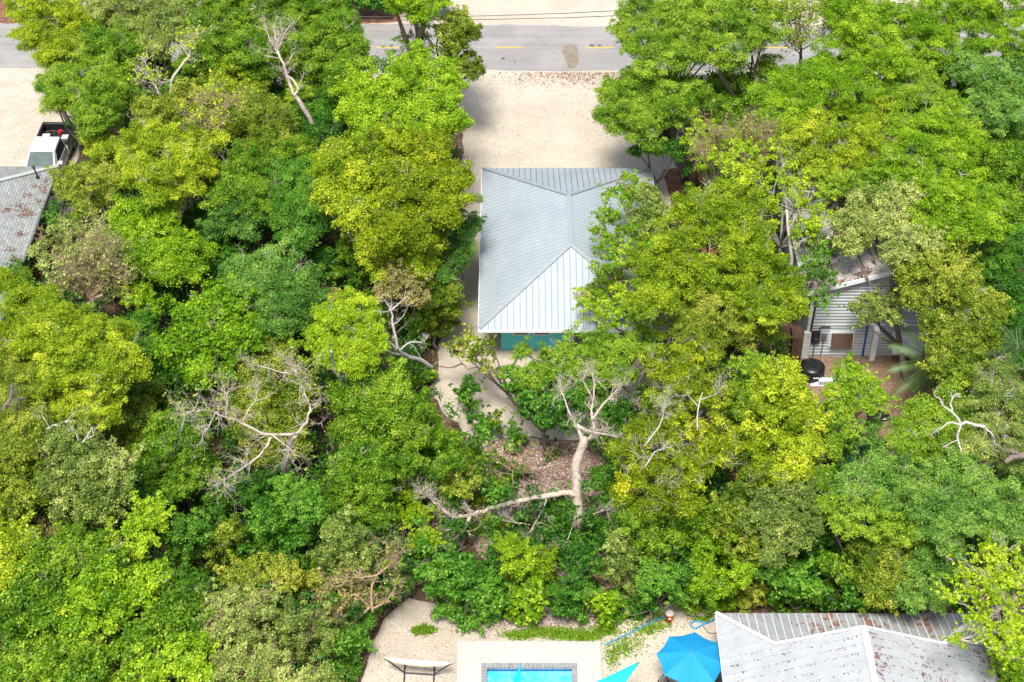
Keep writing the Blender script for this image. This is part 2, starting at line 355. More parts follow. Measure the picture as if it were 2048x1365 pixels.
def plant(name, cat, label, spec, pal, z, lobes, group=None, base=None, bark='barkg', dens=1.0, cover=1.0, tr=None, tintc=.45, sx=1.0, forks=True, twig=1, mound=0, ragged=1.0):
    """lobes: 'px py r [z];...' crown masses read off the photograph. crown centre heights in metres"""
    TSEED[0] += 1; rng = np.random.default_rng(TSEED[0]); sp = dict(SPEC[spec]); L = []
    if mound:
        qq = [[float(x) for x in s.split()] for s in lobes.split(';')]; low = max(q[1] for q in qq); top = min(q[1] for q in qq)
        lobes = ';'.join('%g %g %g %g' % (q[0], q[1], q[2], q[3] if len(q) > 3 else max(q[2]/SCL(q[0], q[1])*.7, z*(mound*.999-.001 if mound < 1 else 0)+z*(1-(mound if mound < 1 else 0))*((low-q[1])/max(1, low-top))**.8)) for q in qq)
    for s in lobes.split(';'):
        q = [float(x) for x in s.split()]
        zz = q[3] if len(q) > 3 else z+rng.uniform(-.35, .35)
        c = P(q[0], q[1], zz); R = q[2]/SCL(q[0], q[1], zz)
        L.append((np.array(c), max(.12, (R-.06)*rng.uniform(.84, 1.06))))
    mc = np.mean([c for c, _ in L], axis=0)
    if base: b = P(*base, 0)
    else: b = Vector((mc[0]+rng.uniform(-.5, .5), mc[1]+rng.uniform(-.4, .4), 0))
    root = empty(name, b, label, cat, group); inv = np.array(b)
    CL = []; RC = []; CT = []; OD = []
    small = min(1.0, np.mean([r for _, r in L])/.9)
    for li, (c, R) in enumerate(L):
        lt = rng.normal()*.12; fq = rng.normal(size=(3, 3))*2.2; ph = rng.uniform(0, 6, 3)
        rcm = np.mean(sp['rc'])*max(.36, small)
        nn = max(4, int(sp['cov']*cover*DENS**.5*3.4*R*R/(rcm*rcm)*.8))
        d = norm(rng.normal(size=(nn, 3))+np.array([0, -.10, .35])); d = d[d[:, 2] > -.55]
        ou = rng.random(len(d)) < .28; r = R*rng.uniform(.70, 1.02, len(d)); r[ou] *= rng.uniform(1.05, 1.30, ou.sum())*ragged
        r = r*(1+.17*np.sin(d@fq+ph).sum(1)/1.4)
        p = c+d*r[:, None]*np.array([sx, 1, .82])
        # sprigs that break the outline: small clumps stepping outward and up
        sg = np.where(rng.random(len(p)) < .16)[0]
        if len(sg):
            dv = norm(d[sg]+np.array([0, 0, .5])+rng.normal(size=(len(sg), 3))*.35); st = rng.uniform(.18, .38, len(sg))[:, None]
            p = np.concatenate([p, p[sg]+dv*st, p[sg]+dv*st*1.9]); d = np.concatenate([d, dv, dv]); ou = np.concatenate([ou, np.ones(2*len(sg), bool)])
        keep = np.ones(len(p), bool)
        for lj, (c2, R2) in enumerate(L):
            if lj != li: keep &= (np.linalg.norm((p-c2)/np.array([1, 1, .82]), axis=1) > R2*.68)
        keep &= p[:, 2] > .15
        p = p[keep]; d = d[keep]; ou = ou[keep]
        CL.append(p); OD.append(d); RC.append(rng.uniform(*sp['rc'], len(p))*max(.36, small)*np.where(ou, .7, 1)); CT.append(tintc+lt+rng.normal(size=len(p))*.17+.20*np.sin(p[:, 0]*1.9+TSEED[0])*np.sin(p[:, 1]*1.6+p[:, 2]*1.3))
    if cover > .72 and spec not in ('sparse',):
        for c, R in L:
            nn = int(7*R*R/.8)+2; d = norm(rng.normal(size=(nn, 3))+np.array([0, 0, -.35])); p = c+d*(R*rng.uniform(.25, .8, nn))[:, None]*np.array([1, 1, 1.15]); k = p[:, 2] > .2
            CL.append(p[k]); OD.append(d[k]); RC.append(rng.uniform(.35, .6, k.sum())*max(.36, small)); CT.append(tintc-.1+rng.normal(size=k.sum())*.1)  # inner clumps tinted darker, the crown's inside shade put into leaf colour
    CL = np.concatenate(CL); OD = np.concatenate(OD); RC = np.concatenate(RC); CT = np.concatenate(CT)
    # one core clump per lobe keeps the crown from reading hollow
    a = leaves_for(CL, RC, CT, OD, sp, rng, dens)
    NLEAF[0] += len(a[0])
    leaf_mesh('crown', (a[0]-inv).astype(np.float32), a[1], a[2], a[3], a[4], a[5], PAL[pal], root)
    # trunk, limbs to every lobe, branches to some clumps
    mb = MB(); tg = MB() if len(L) > 6 or bark in ('bark', 'barkw') or twig > 2 else mb; h = mc[2]; tr = tr or max(.03, min(.14, .018*h+.004*len(L)))
    fork = Vector((0, 0, 0)).lerp(Vector(mc)-b, .45) if h > 1.2 else Vector((0, 0, h*.3))
    fork.z = h*.42
    mid = fork*.5+Vector((rng.normal()*.12, rng.normal()*.12, 0))
    mb.tube(*smooth_path([Vector((0, 0, -.1)), mid, fork], [tr*1.25, tr, tr*.85]), 7)
    for c, R in L:
        e = Vector(c)-b; m2 = fork.lerp(e, .5)+Vector((rng.normal()*.2, rng.normal()*.2, -.15*R))
        m2 = m2+Vector(rng.normal(size=3))*.12*R; mb.tube(*smooth_path([fork, m2, e], [tr*.6, tr*.4, tr*.2]), 6, False)
        near = np.argsort(np.linalg.norm(CL-c, axis=1))[:60]
        for j in rng.permutation(near)[:5 if forks else 2]:
            q = Vector(CL[j])-b; m3 = e.lerp(q, .5)+Vector(rng.normal(size=3))*.08
            mb.tube([e, m3, q], [tr*.18, tr*.12, .007], 4, False)
        for _ in range(twig):
            j = near[rng.integers(len(near))]; q = Vector(CL[j])-b
            twigs(tg, e.lerp(q, .75), (q-e), R*1.05, .019, rng, 2, 3, .5, .12, 4)
    mb.build('trunk', M[bark], root, True)
    if tg is not mb and tg.v: tg.build('branches', M['bark' if bark == 'barkg' else bark], root, True)
    return root
TREES = []
# ============================================================ setting
def sheet(name, pts, m, z, jag=.0, seed=1, sub=6, smoothing=True, kind='structure'):
    """flat ground sheet from plan points (x, y), outline broken up by noise"""
    rng = np.random.default_rng(seed); o = []
    n = len(pts)
    for i in range(n):
        a = np.array(pts[i][:2]); b = np.array(pts[(i+1) % n][:2])
        k = max(1, int(np.linalg.norm(b-a)/.35)) if jag else 1
        for j in range(k):
            o.append(a+(b-a)*j/k)
    o = np.array(o)
    if jag:
        nz = rng.normal(size=(len(o), 2)); nz = (nz+np.roll(nz, 1, 0)+np.roll(nz, -1, 0)*.8)/1.7; o = o+nz*jag
    mb = MB(); mb.v = [(x, y, z) for x, y in o]; mb.f = [tuple(range(len(o)))]
    from mathutils.geometry import tessellate_polygon
    tri = tessellate_polygon([[Vector((x, y, 0)) for x, y in o]]); mb.f = [tuple(t) for t in tri]
    me = bpy.data.meshes.new(name); me.from_pydata(mb.v, [], mb.f); me.update()
    for p in me.polygons:
        if p.normal.z < 0: p.flip()
    me.materials.append(m); ob = bpy.data.objects.new(name, me); COL.objects.link(ob)
    return tag(ob, kind=kind)
def G(s, z=0):
    return [P(*[float(v) for v in q.split()], z)[:2] for q in s.split(';')]
# ground with a hole cut for the pool
PX0, PX1, PY0, PY1 = -1.02, 2.43, 40.6, 44.68      # pool water edge
g = MB()
for a in [(-1500, -600, PX0-.2, 2500), (PX1+.2, -600, 1500, 2500), (PX0-.2, -600, PX1+.2, PY0-.2), (PX0-.2, PY1+.2, PX1+.2, 2500)]:
    g.add([(a[0], a[1], 0), (a[2], a[1], 0), (a[2], a[3], 0), (a[0], a[3], 0)], [(0, 1, 2, 3)])
struct('ground', g, M['litter'])
sheet('gravel_verge', [(-70, 89.6), (-23, 89.2), (-12, 90.2), (-4, 90.4), (8, 88), (20, 86.5), (70, 86), (70, 124), (-70, 124)], M['gravel'], .008, .1, 2)
sheet('gravel_driveway', G('918 80;1345 80;1360 330;1352 480;1345 640;1330 760;1290 850;1160 880;1050 875;975 885;930 870;880 815;860 780;880 700;905 600;925 480;925 300;915 200'), M['gravel'], .012, .09, 3)
sheet('gravel_parking', [(-60, 92)]+G('190 120;165 260;140 340;125 400;60 520;30 600')+[(-28, 64), (-60, 60)], M['gravel'], .016, .12, 4)
sheet('gravel_pool_yard', G('700 1420;735 1330;745 1290;770 1240;820 1195;900 1215;1000 1205;1050 1170;1120 1165;1160 1235;1220 1240;1290 1235;1325 1205;1430 1220;1470 1290')+[(9.5, 40), (9.5, 34), (3.5, 34), (3.5, 45.9), (-2.1, 45.9), (-2.1, 34), (-8, 34)], M['gravel'], .008, .04, 5)
sheet('wood_chip_yard', G('1480 640;1560 690;1640 690;1880 690;1890 800;1830 870;1780 930;1700 960;1620 960;1560 880;1480 760'), M['chips'], .012, .12, 6)
sheet('mulch_bed', G('930 880;1060 872;1220 890;1250 1000;1240 1090;1150 1190;1000 1195;960 1090;940 990'), M['rubble'], .005, .12, 7)
sheet('litter_verge_left', G('-40 0;60 -4;62 40;30 46;-40 46'), M['mulch'], .014, .08, 8)
sheet('litter_verge_middle', G('660 2;760 -4;800 5;800 44;760 48;690 46;660 40'), M['mulch'], .014, .09, 9)
sheet('litter_under_tree', G('1330 340;1400 330;1480 420;1500 520;1440 600;1360 480'), M['mulch'], .018, .1, 10)
sheet('litter_patch', G('1370 170;1450 175;1470 240;1400 250;1360 215'), M['chips'], .016, .1, 12)
# road
road_n, road_s = [(-70, 97.45), (-20, 97.5), (-6, 97.4), (0, 97.35), (3, 97.2), (7, 97.0), (10, 97.0), (70, 97.2)], [(70, 91.6), (7, 91.7), (2, 91.6), (-4, 91.85), (-20, 91.9), (-70, 92.1)]
sheet('road', road_n+road_s, M['asphalt'], .022, .035, 11)
for x0, x1 in ((-8.6, -7.0), (-5.2, -3.4), (-1.1, .72), (4.68, 6.45), (10.2, 12), (15.8, 17.5), (-30.6, -28.8), (-25, -23.2)):
    d = MB(); d.add([(x0, 94.36, .028), (x1, 94.36, .028), (x1, 94.5, .028), (x0, 94.5, .028)], [(0, 1, 2, 3)])
    o = struct('lane_dash', d, M['yellow'])
sheet('wet_stain', G('1126 92;1138 88;1150 93;1158 112;1156 128;1147 137;1133 136;1127 120'), M['stain'], .027, .05, 13)
for i, (px, py, r) in enumerate([(1184, 92, .14), (1199, 92, .11), (1235, 86, .12), (1251, 87, .09), (1006, 118, .12), (1030, 125, .07)]):
    c = P(px, py); m_ = MB(); m_.add([(c.x+r*math.cos(a)*(1.3 if k % 2 else 1.1), c.y+r*.9*math.sin(a), .029) for k, a in enumerate([j*math.pi/4 for j in range(8)])], [tuple(range(8))])
    struct('road_patch', m_, M['spot'])

# ============================================================ roofs and houses
def roof_plane(root, name, poly, m, rib_dir, step, rib=.03, ribm=None, part='standing_seams', th=.06, off=0., rw=.035, join=False):
    """one roof face: slab plus standing seams running along rib_dir (plan vector)"""
    poly = [Vector(p) for p in poly]
    mb = MB(); mb.prism([p-Vector((0, 0, th)) for p in poly], (0, 0, th))
    nrm = (poly[1]-poly[0]).cross(poly[2]-poly[0])
    zf = lambda x, y: poly[0].z-(nrm.x*(x-poly[0].x)+nrm.y*(y-poly[0].y))/nrm.z
    d = Vector((rib_dir[0], rib_dir[1])).normalized(); q = Vector((-d.y, d.x))
    ss = [q.dot(Vector(p[:2])) for p in poly]; s = min(ss)+step*.55+off; r2 = MB()
    while s < max(ss)-.05:
        ts = []
        for i in range(len(poly)):
            a = poly[i]; b = poly[(i+1) % len(poly)]; sa = q.dot(Vector(a[:2]))-s; sb = q.dot(Vector(b[:2]))-s
            if sa*sb < 0:
                k = sa/(sa-sb); p = a.lerp(b, k); ts.append(d.dot(Vector(p[:2])))
        if len(ts) == 2 and abs(ts[0]-ts[1]) > .15:
            e = []
            for t in sorted(ts):
                x = d.x*t+q.x*s; y = d.y*t+q.y*s; e.append(Vector((x, y, zf(x, y)+rib*.5-.002)))
            dd = (e[1]-e[0]).normalized(); e[0] += dd*.02; e[1] -= dd*.05
            r2.bar(e[0], e[1], rw, rib)
        s += step
    o = mb.build(name, m, root); r2.build(part, ribm or m, o)
    return o
# ---- metal roofed turquoise house
ex0, ex1, ey0, ey1, ez = -1.63, 7.62, 63.28, 77.1, 2.62
HZ, RX, RY0, RY1 = 4.5, 2.92, 67.6, 71.85
hs = empty('metal_roof_house', (3, 70, 0), 'turquoise walled house with pale blue grey standing seam hipped metal roof in the gravel clearing', 'house')
hs.matrix_world  # base empty
def rel(root, pts): return [Vector(p)-root.location for p in pts]
A, B, C_, D_ = (ex0, ey0, ez), (ex1, ey0, ez), (ex1, ey1, ez), (ex0, ey1, ez); R0, R1 = (RX, RY0, HZ), (RX, RY1, HZ)
for poly, d, st in (([A, B, R0], (0, 1), .307), ([B, C_, R1, R0], (1, 0), .307), ([C_, D_, R1], (0, 1), .307), ([D_, A, R0, R1], (1, 0), .307)):
    roof_plane(hs, 'roof_panel', rel(hs, poly), M['galv'], d, st, .045 if d[0] == 0 else .03, M['seam'] if d[0] == 0 else M['trim'], rw=.026)  # end seams darker, side seams paler: light and shade put into the colour
rc = MB()
for a, b in ((A, R0), (B, R0), (C_, R1), (D_, R1), (R0, R1)):
    a, b = rel(hs, [a, b]); u = Vector((0, 0, .045)); a = a.lerp(b, .01); rc.bar(a+u, b+u, .20, .03)
    rc.bar(a+u*1.4, b+u*1.4, .05, .03)
rc.build('ridge_cap', M['trim'], hs)
fa = MB(); k = .03
for a, b in ((A, B), (B, C_), (C_, D_), (D_, A)):
    a, b = rel(hs, [a, b]); fa.bar(a+Vector((0, 0, -.10)), b+Vector((0, 0, -.10)), .05, .16)
fa.build('fascia', M['white'], hs)
wx0, wx1, wy0, wy1 = -.55, 6.55, 64.85, 76.1
wl = MB(); x, y = hs.location.x, hs.location.y
wl.box(wx0-x, wy0-y, 0, wx1-x, wy1-y, 2.55); wl.build('wall', M['turq'], hs)
sf = MB(); sf.box(ex0+.06-x, ey0+.06-y, 2.50, ex1-.06-x, ey1-.06-y, 2.545); sf.build('soffit', M['offwhite'], hs)
for x0, x1, z0, z1 in ((.05, .86, 1.0, 2.2), (1.05, 1.9, 1.0, 2.2), (3.0, 3.9, .05, 2.15), (4.8, 5.8, 1.0, 2.2)):
    wm = MB(); wm.box(x0-x, wy0-.05-y, z0, x1-x, wy0-.003-y, z1); f = wm.build('window' if z0 > .5 else 'door', M['white'], hs)
    gm = MB(); gm.box(x0+.06-x, wy0-.07-y, z0+.06, x1-.06-x, wy0-.052-y, z1-.06); gm.build('pane', M['glass'], f)

# ---- left house with shingle roof
sh = empty('shingle_roof_house', (-29, 72, 0), 'house with grey shingle hipped roof scattered with brown leaves beside the white truck', 'house')
pz = .30; e0 = (-24.72, 77.0, 2.8); e1 = (-24.8, 60.0, 2.8)
w2 = 5.5; rN = (-24.72-w2, 77.0-w2, 2.8+w2*pz); rS = (-24.8-w2, 60.0+w2, 2.8+w2*pz); fW = (-24.72-2*w2, 77.0, 2.8); fS = (-24.8-2*w2, 60.0, 2.8)
for poly in ([e0, fW, rN], [e1, e0, rN, rS], [fW, fS, rS, rN], [fS, e1, rS]):
    p = rel(sh, poly); mb = MB(); mb.prism([q-Vector((0, 0, .07)) for q in p], (0, 0, .07)); mb.build('roof_slope', M['shingle'], sh)
rc = MB()
for a, b in ((e0, rN), (rN, rS), (e1, rS)):
    a, b = rel(sh, [a, b]); rc.bar(a+Vector((0, 0, .05)), b+Vector((0, 0, .05)), .26, .05)
rc.build('ridge_cap', M['cap'], sh)
fa = MB()
for a, b in ((e0, e1), (fW, e0)):
    a, b = rel(sh, [a, b]); fa.bar(a-Vector((-.03, 0, .14)), b-Vector((-.03, 0, .14)), .05, .2)
fa.build('fascia', M['grey'], sh)
wl = MB(); wl.box(-35.0+29, 60.6-72, 0, -25.5+29, 76.2-72, 2.78); wl.build('wall', M['grey'], sh)
for yy in (63, 67.4, 71.8):
    wm = MB(); wm.box(-25.49+29, yy-72, 1.0, -25.43+29, yy+1.2-72, 2.0); f = wm.build('window', M['offwhite'], sh)
    wm = MB(); wm.box(-25.425+29, yy+.07-72, 1.07, -25.41+29, yy+1.13-72, 1.93); wm.build('pane', M['glass'], f)
vp = MB(); c = P(75, 355, 3.1)-sh.location; vp.tube([c, c+Vector((-.03, 0, .32)), c+Vector((-.10, 0, .62))], .045, 8); vp.lathe([(.1, 0), (.1, .04)], tuple(c), 10)
vp.lathe([(.075, 0), (.09, .1), (.03, .16)], tuple(c+Vector((-.10, 0, .6))), 10); vp.build('vent_pipe', M['darksteel'], sh)

# ---- pale sided house on the right
rh = empty('pale_sided_house', (20, 70, 0), 'raised house with pale grey horizontal siding, a gable end and a rust streaked corrugated roof', 'house')
X0, X1, Y0, Y1, EV = 14.55, 22.7, 64.35, 77.0, 4.35; XM = (X0+X1)/2; PK = EV+(XM-X0)*.33
def lp(*p): return Vector(p)-rh.location
# gable walls with lapped boards in real relief
bd = MB(); bh = .19; zz = .05
while zz < PK:
    z1 = min(zz+bh, PK); inset = max(0, (z1-EV)/.33); a, b = X0+inset, X1-inset
    if b-a > .3:
        k = bh*.3
        bd.add([lp(a, Y0-.008, zz), lp(b, Y0-.008, zz), lp(b, Y0-.04, z1-k), lp(a, Y0-.04, z1-k), lp(a, Y0-.008, z1), lp(b, Y0-.008, z1)], [(0, 1, 2, 3), (3, 2, 5, 4)])
    zz += bh
bd.build('siding', M['siding'], rh)
wl = MB(); wl.prism([lp(X0, Y0, 0), lp(X1, Y0, 0), lp(X1, Y0, EV), lp(XM, Y0, PK), lp(X0, Y0, EV)], (0, Y1-Y0, 0)); wl.build('wall', M['siding'], rh)
tr_ = MB(); tr_.box(*(lp(X0-.06, Y0-.05, 0)), *(lp(X0+.12, Y0-.03, EV-.02))); tr_.box(*lp(X0, Y0-.055, 2.02), *lp(X1, Y0-.03, 2.1)); tr_.build('corner_trim', M['offwhite'], rh)
OH = .30; ZL = EV-.42*.33
roofL = [lp(X0-.42, Y0-OH, ZL+.05), lp(XM, Y0-OH, PK+.05), lp(XM, Y1+OH, PK+.05), lp(X0-.42, Y1+OH, ZL+.05)]
roofR = [lp(X1+.42, Y0-OH, ZL+.05), lp(X1+.42, Y1+OH, ZL+.05), lp(XM, Y1+OH, PK+.05), lp(XM, Y0-OH, PK+.05)]
for q in (roofL, roofR): roof_plane(rh, 'roof_panel', q, M['oldroof'], (1, 0), .24, .03, M['oldroof'], rw=.06)
rk = MB(); u = Vector((0, -.03, -.06)); rk.bar(roofL[0]+u, roofL[1]+u, .05, .22); rk.bar(roofR[0]+u, roofR[3]+u, .05, .22); rk.build('rake_board', M['white'], rh)
gt = MB(); gt.bar(roofL[0]+Vector((-.05, 0, -.06)), roofL[3]+Vector((-.05, 0, -.06)), .12, .1); gt.build('gutter', M['offwhite'], rh)
def wpart(name, x0, z0, x1, z1, d, m, parent=None, y=Y0):
    b = MB(); b.box(*lp(x0, y-d, z0), *lp(x1, y-.03, z1)); return b.build(name, m, parent or rh, bevel=.01)
f = wpart('window', 15.62, .70, 16.85, 1.66, .10, M['white'])
aw = MB(); 
for k in range(9): aw.add([lp(15.72+k*.118, Y0-.13, 1.6), lp(15.72+k*.118+.08, Y0-.13, 1.6), lp(15.72+k*.118+.08, Y0-.30, .78), lp(15.72+k*.118, Y0-.30, .78), lp(15.72+k*.118+.10, Y0-.16, 1.6), lp(15.72+k*.118+.10, Y0-.33, .78)], [(0, 1, 2, 3), (1, 4, 5, 2)])
aw.build('shutter', M['brownwood'], f)
f = wpart('window', 17.5, 3.5, 18.3, 4.3, .08, M['white']); wpart('pane', 17.57, 3.57, 18.23, 4.23, .095, M['offwhite'], f)
f = wpart('meter_box', 14.75, 1.05, 15.15, 1.72, .22, M['darksteel']); wpart('meter', 14.87, 1.2, 15.03, 1.34, .27, M['chrome'], f)
wpart('junction_box', 15.24, 1.15, 15.5, 1.55, .14, M['grey'])
cd = MB(); cd.tube([lp(14.95, Y0-.10, 1.05), lp(14.95, Y0-.10, .1)], .022, 6); cd.tube([lp(15.38, Y0-.09, 1.15), lp(15.34, Y0-.09, .1)], .018, 6)
cd.tube(*smooth_path([lp(15.1, Y0-.1, 1.7), lp(15.13, Y0-.1, 1.93), lp(15.25, Y0-.1, 1.98), lp(15.6, Y0-.1, 1.98)], [.025]*4), 6); cd.build('conduit', M['darksteel'], rh)
pl = MB(); pl.tube([lp(14.75, Y0-.1, EV), lp(14.62, Y0-.1, .2)], .05, 8); pl.build('downpipe', M['darksteel'], rh)
wpart('blue_strip', 17.38, .06, 17.48, 1.98, .09, M['tile']); wpart('porch_post', 17.72, 0.05, 17.98, 2.0, .4, M['white'])
sa = MB()
for k in range(15):
    x = 18.7+k*.12; sa.add([lp(x, Y0-.1, 1.7), lp(x+.06, Y0-.14, 1.74), lp(x+.12, Y0-.1, 1.7), lp(x, Y0-.75, .75), lp(x+.06, Y0-.79, .79), lp(x+.12, Y0-.75, .75)], [(0, 1, 4, 3), (1, 2, 5, 4)])
sa.build('corrugated_awning', M['white'], rh)
wpart('electric_post', 14.35, .05, 14.7, 1.7, .22, M['offwhite'])

# ---- bottom right house: white roof, gable above a hipped skirt
bh_ = empty('worn_white_roof_house', (13.5, 40, 0), 'house with worn white and rust blotched metal roof beside the blue umbrella', 'house')
def lb(*p): return Vector(p)-bh_.location
ww, we, yn, ys, zb = 8.2, 18.85, 45.4, 32.0, 2.6; xr = 13.5; zr = 4.62; pw = (zr-zb)/(xr-ww)
ins = 2.02; zk = zb+pw*ins; yk = yn-2.25; yp = yn-2.45
roof_plane(bh_, 'roof_panel', [lb(ww, ys, zb), lb(ww, yn, zb), lb(ww+ins, yk, zk), lb(xr, yp, zr), lb(xr, ys, zr)][::-1], M['whiteroof'], (1, 0), .40, .05, M['wseam'], rw=.045)
roof_plane(bh_, 'roof_panel', [lb(we, yn, zb), lb(we, ys, zb), lb(xr, ys, zr), lb(xr, yp, zr), lb(we-ins, yk, zk)][::-1], rusty_roof_mat('spotted_grey_roof', (.40,.42,.43), (.22,.11,.08), .525, .9), (1, 0), .40, .05, M['wseam'], rw=.045)
roof_plane(bh_, 'roof_skirt', [lb(ww, yn, zb), lb(we, yn, zb), lb(we-ins-.2, yk-.06, zk+.0), lb(ww+ins+.2, yk-.06, zk+.0)][::-1], M['greyroof'], (0, 1), .33, .035, M['offwhite'], rw=.04)  # rusted skirt has a greyer base, north side shade put into the colour
ga = MB(); ga.prism([lb(ww+ins, yk-.3, zk-.05), lb(we-ins, yk-.3, zk-.05), lb(xr, yk-.3, zr-.08)], (0, -.1, 0)); ga.build('gable_wall', M['offwhite'], bh_)
cp = MB(); u = Vector((0, 0, .05))
for a, b, wd in ((lb(ww, yn, zb), lb(ww+ins, yk, zk), .16), (lb(ww+ins, yk, zk), lb(xr, yp, zr), .10), (lb(xr, yp, zr), lb(xr, ys, zr), .24), (lb(xr, yp, zr), lb(we-ins, yk, zk), .1), (lb(we-ins, yk, zk), lb(we, yn, zb), .2)):
    cp.bar(a+u, b+u, wd, .03)
cp.build('ridge_cap', M['white'], bh_)
fa = MB()
for a, b in ((lb(ww, ys, zb), lb(ww, yn, zb)), (lb(ww, yn, zb), lb(we, yn, zb)), (lb(we, yn, zb), lb(we, ys, zb))): fa.bar(a-Vector((0, 0, .12)), b-Vector((0, 0, .12)), .05, .16)
fa.build('fascia', M['white'], bh_)
wl = MB(); wl.box(*lb(ww+.5, ys+.5, 0), *lb(we-.5, yn-.5, 2.5)); wl.build('wall', M['offwhite'], bh_)
wm = MB(); wm.box(*lb(ww+.44, 41, .9), *lb(ww+.49, 42.2, 2.0)); f = wm.build('window', M['white'], bh_)
wm = MB(); wm.box(*lb(ww+.41, 41.08, .98), *lb(ww+.435, 42.12, 1.92)); wm.build('pane', M['glass'], f)

# ============================================================ pool
dk = MB(); dx0, dx1, dy1, dy0 = -2.24, 3.67, 46.08, 37.5; zt = .07; cw = .24
cx0, cx1, cy0, cy1 = PX0-cw, PX1+cw, PY0-cw, PY1+cw
for a in ((dx0, dy0, cx0, dy1), (cx1, dy0, dx1, dy1), (cx0, cy1, cx1, dy1), (cx0, dy0, cx1, cy0)): dk.box(a[0], a[1], -.1, a[2], a[3], zt)
pd = struct('pool_deck', dk, M['paver'])
pool = empty('swimming_pool', (.7, 42.6, 0), 'rectangular swimming pool with bright blue water and grey stone coping set in pale pavers', 'pool')
pl_ = pool.location; o = lambda x0, y0, z0, x1, y1, z1: (x0-pl_.x, y0-pl_.y, z0, x1-pl_.x, y1-pl_.y, z1)
cpm = MB(); cz = zt+.012
n = 24
for i in range(n):
    xa = cx0+(cx1-cx0)*i/n; xb = cx0+(cx1-cx0)*(i+1)/n-.012
    cpm.box(*o(xa, PY1, -.05, xb, cy1, cz)); cpm.box(*o(xa, cy0, -.05, xb, PY0, cz))
for i in range(26):
    ya = PY0+(PY1-PY0)*i/26; yb = PY0+(PY1-PY0)*(i+1)/26-.012
    cpm.box(*o(cx0, ya, -.05, PX0, yb, cz)); cpm.box(*o(PX1, ya, -.05, cx1, yb, cz))
cpm.build('coping', M['coping'], pool)
bs = MB(); bs.box(*o(PX0-.05, PY0-.05, -1.5, PX1+.05, PY1+.05, -1.4))
for a in ((PX0-.1, PY0-.1, PX0, PY1+.1), (PX1, PY0-.1, PX1+.1, PY1+.1), (PX0, PY0-.1, PX1, PY0), (PX0, PY1, PX1, PY1+.1)): bs.box(*o(a[0], a[1], -1.4, a[2], a[3], -.35))
bs.build('basin', M['basin'], pool)
tl = MB()
for a in ((PX0-.1, PY0-.1, PX0, PY1+.1), (PX1, PY0-.1, PX1+.1, PY1+.1), (PX0, PY0-.1, PX1, PY0), (PX0, PY1, PX1, PY1+.1)): tl.box(*o(a[0], a[1], -.35, a[2], a[3], -.052))
tl.build('waterline_tile', M['tile'], pool)
wt = MB(); wt.box(*o(PX0+.002, PY0+.002, -.6, PX1-.002, PY1-.002, -.17)); wt.build('water', M['water'], pool)

def sail(label, corners, z=None):
    m = MB(); N = 14; c3 = [Vector(c) for c in corners]; cen = (c3[0]+c3[1]+c3[2])/3; vs = {}
    def pt(a, b):
        c = 1-a-b; p = c3[0]*a+c3[1]*b+c3[2]*c; pull = .10*4*(a*b*(c < 1e-6)+b*c*(a < 1e-6)+a*c*(b < 1e-6)); p = p.lerp(cen, pull); p.z -= .5*a*b*c*9*.3; return p
    idx = {}; 
    for i in range(N+1):
        for j in range(N+1-i): idx[(i, j)] = len(m.v); m.v.append(tuple(pt(i/N, j/N)))
    for i in range(N):
        for j in range(N-i):
            m.f.append((idx[(i, j)], idx[(i+1, j)], idx[(i, j+1)]))
            if i+j < N-1: m.f.append((idx[(i+1, j)], idx[(i+1, j+1)], idx[(i, j+1)]))
    ob = m.build('shade_sail', M['sail'], smooth=True); md = ob.modifiers.new('s', 'SOLIDIFY'); md.thickness = .012
    return tag(ob, label, 'shade sail', 'turquoise shade sails')
sail('slim turquoise shade sail corner crossing the pool edge', (P(1043, 1322, 2.3), P(985, 1450, 2.6), P(1040, 1480, 2.2)))
sail('wider turquoise shade sail pointing up to the right of the pool deck', (P(1280, 1323, 2.6), P(1090, 1405, 2.6), P(1215, 1440, 2.3)))

# umbrella
uc = P(1383, 1319, 2.1); um = empty('patio_umbrella', (uc.x, uc.y, 0), 'round eight panelled bright blue patio umbrella next to the white roof', 'umbrella')
R = 1.40; rot = math.radians(90-10); cm = MB(); K = 8; rings = 6; top = Vector((0, 0, 2.58))
vs = []
for r in range(rings+1):
    t = r/rings
    for k in range(K*4):
        a = rot+2*math.pi*k/(K*4); ph = (k % 4)/4; chord = 1-.115*math.sin(math.pi*ph)*t if k % 4 else 1
        rr = R*t*chord; z = 2.58-.46*(t**1.15)-(.035*math.sin(math.pi*ph)*t)
        vs.append((rr*math.cos(a), rr*math.sin(a), z))
fs = [(r*32+k, (r+1)*32+k, (r+1)*32+(k+1) % 32, r*32+(k+1) % 32) for r in range(rings) for k in range(32)]
cm.add(vs, fs); co = cm.build('canopy', M['umb'], um); md = co.modifiers.new('s', 'SOLIDIFY'); md.thickness = .01
sm = MB()
for k in range(K):
    a = rot+2*math.pi*k/K; sm.tube([(.05*math.cos(a), .05*math.sin(a), 2.575), (R*.5*math.cos(a), R*.5*math.sin(a), 2.385), (R*.99*math.cos(a), R*.99*math.sin(a), 2.13)], .010, 5)
sm.build('seam', M['umb'], co)
vn = MB(); vn.lathe([(.16, 0), (.10, .035), (.0, .05)], (0, 0, 2.545), 16); vn.build('vent', M['umb'], co)
fn = MB(); fn.lathe([(.03, 0), (.035, .03), (.02, .07)], (0, 0, 2.585), 10); fn.build('finial', M['grey'], um)
pm = MB(); pm.tube([(0, 0, .05), (0, 0, 2.57)], .02, 8); pm.build('pole', M['darksteel'], um)
bm_ = MB(); bm_.lathe([(.25, 0), (.25, .05), (.05, .1)], (0, 0, 0), 16); bm_.build('base', M['darksteel'], um)
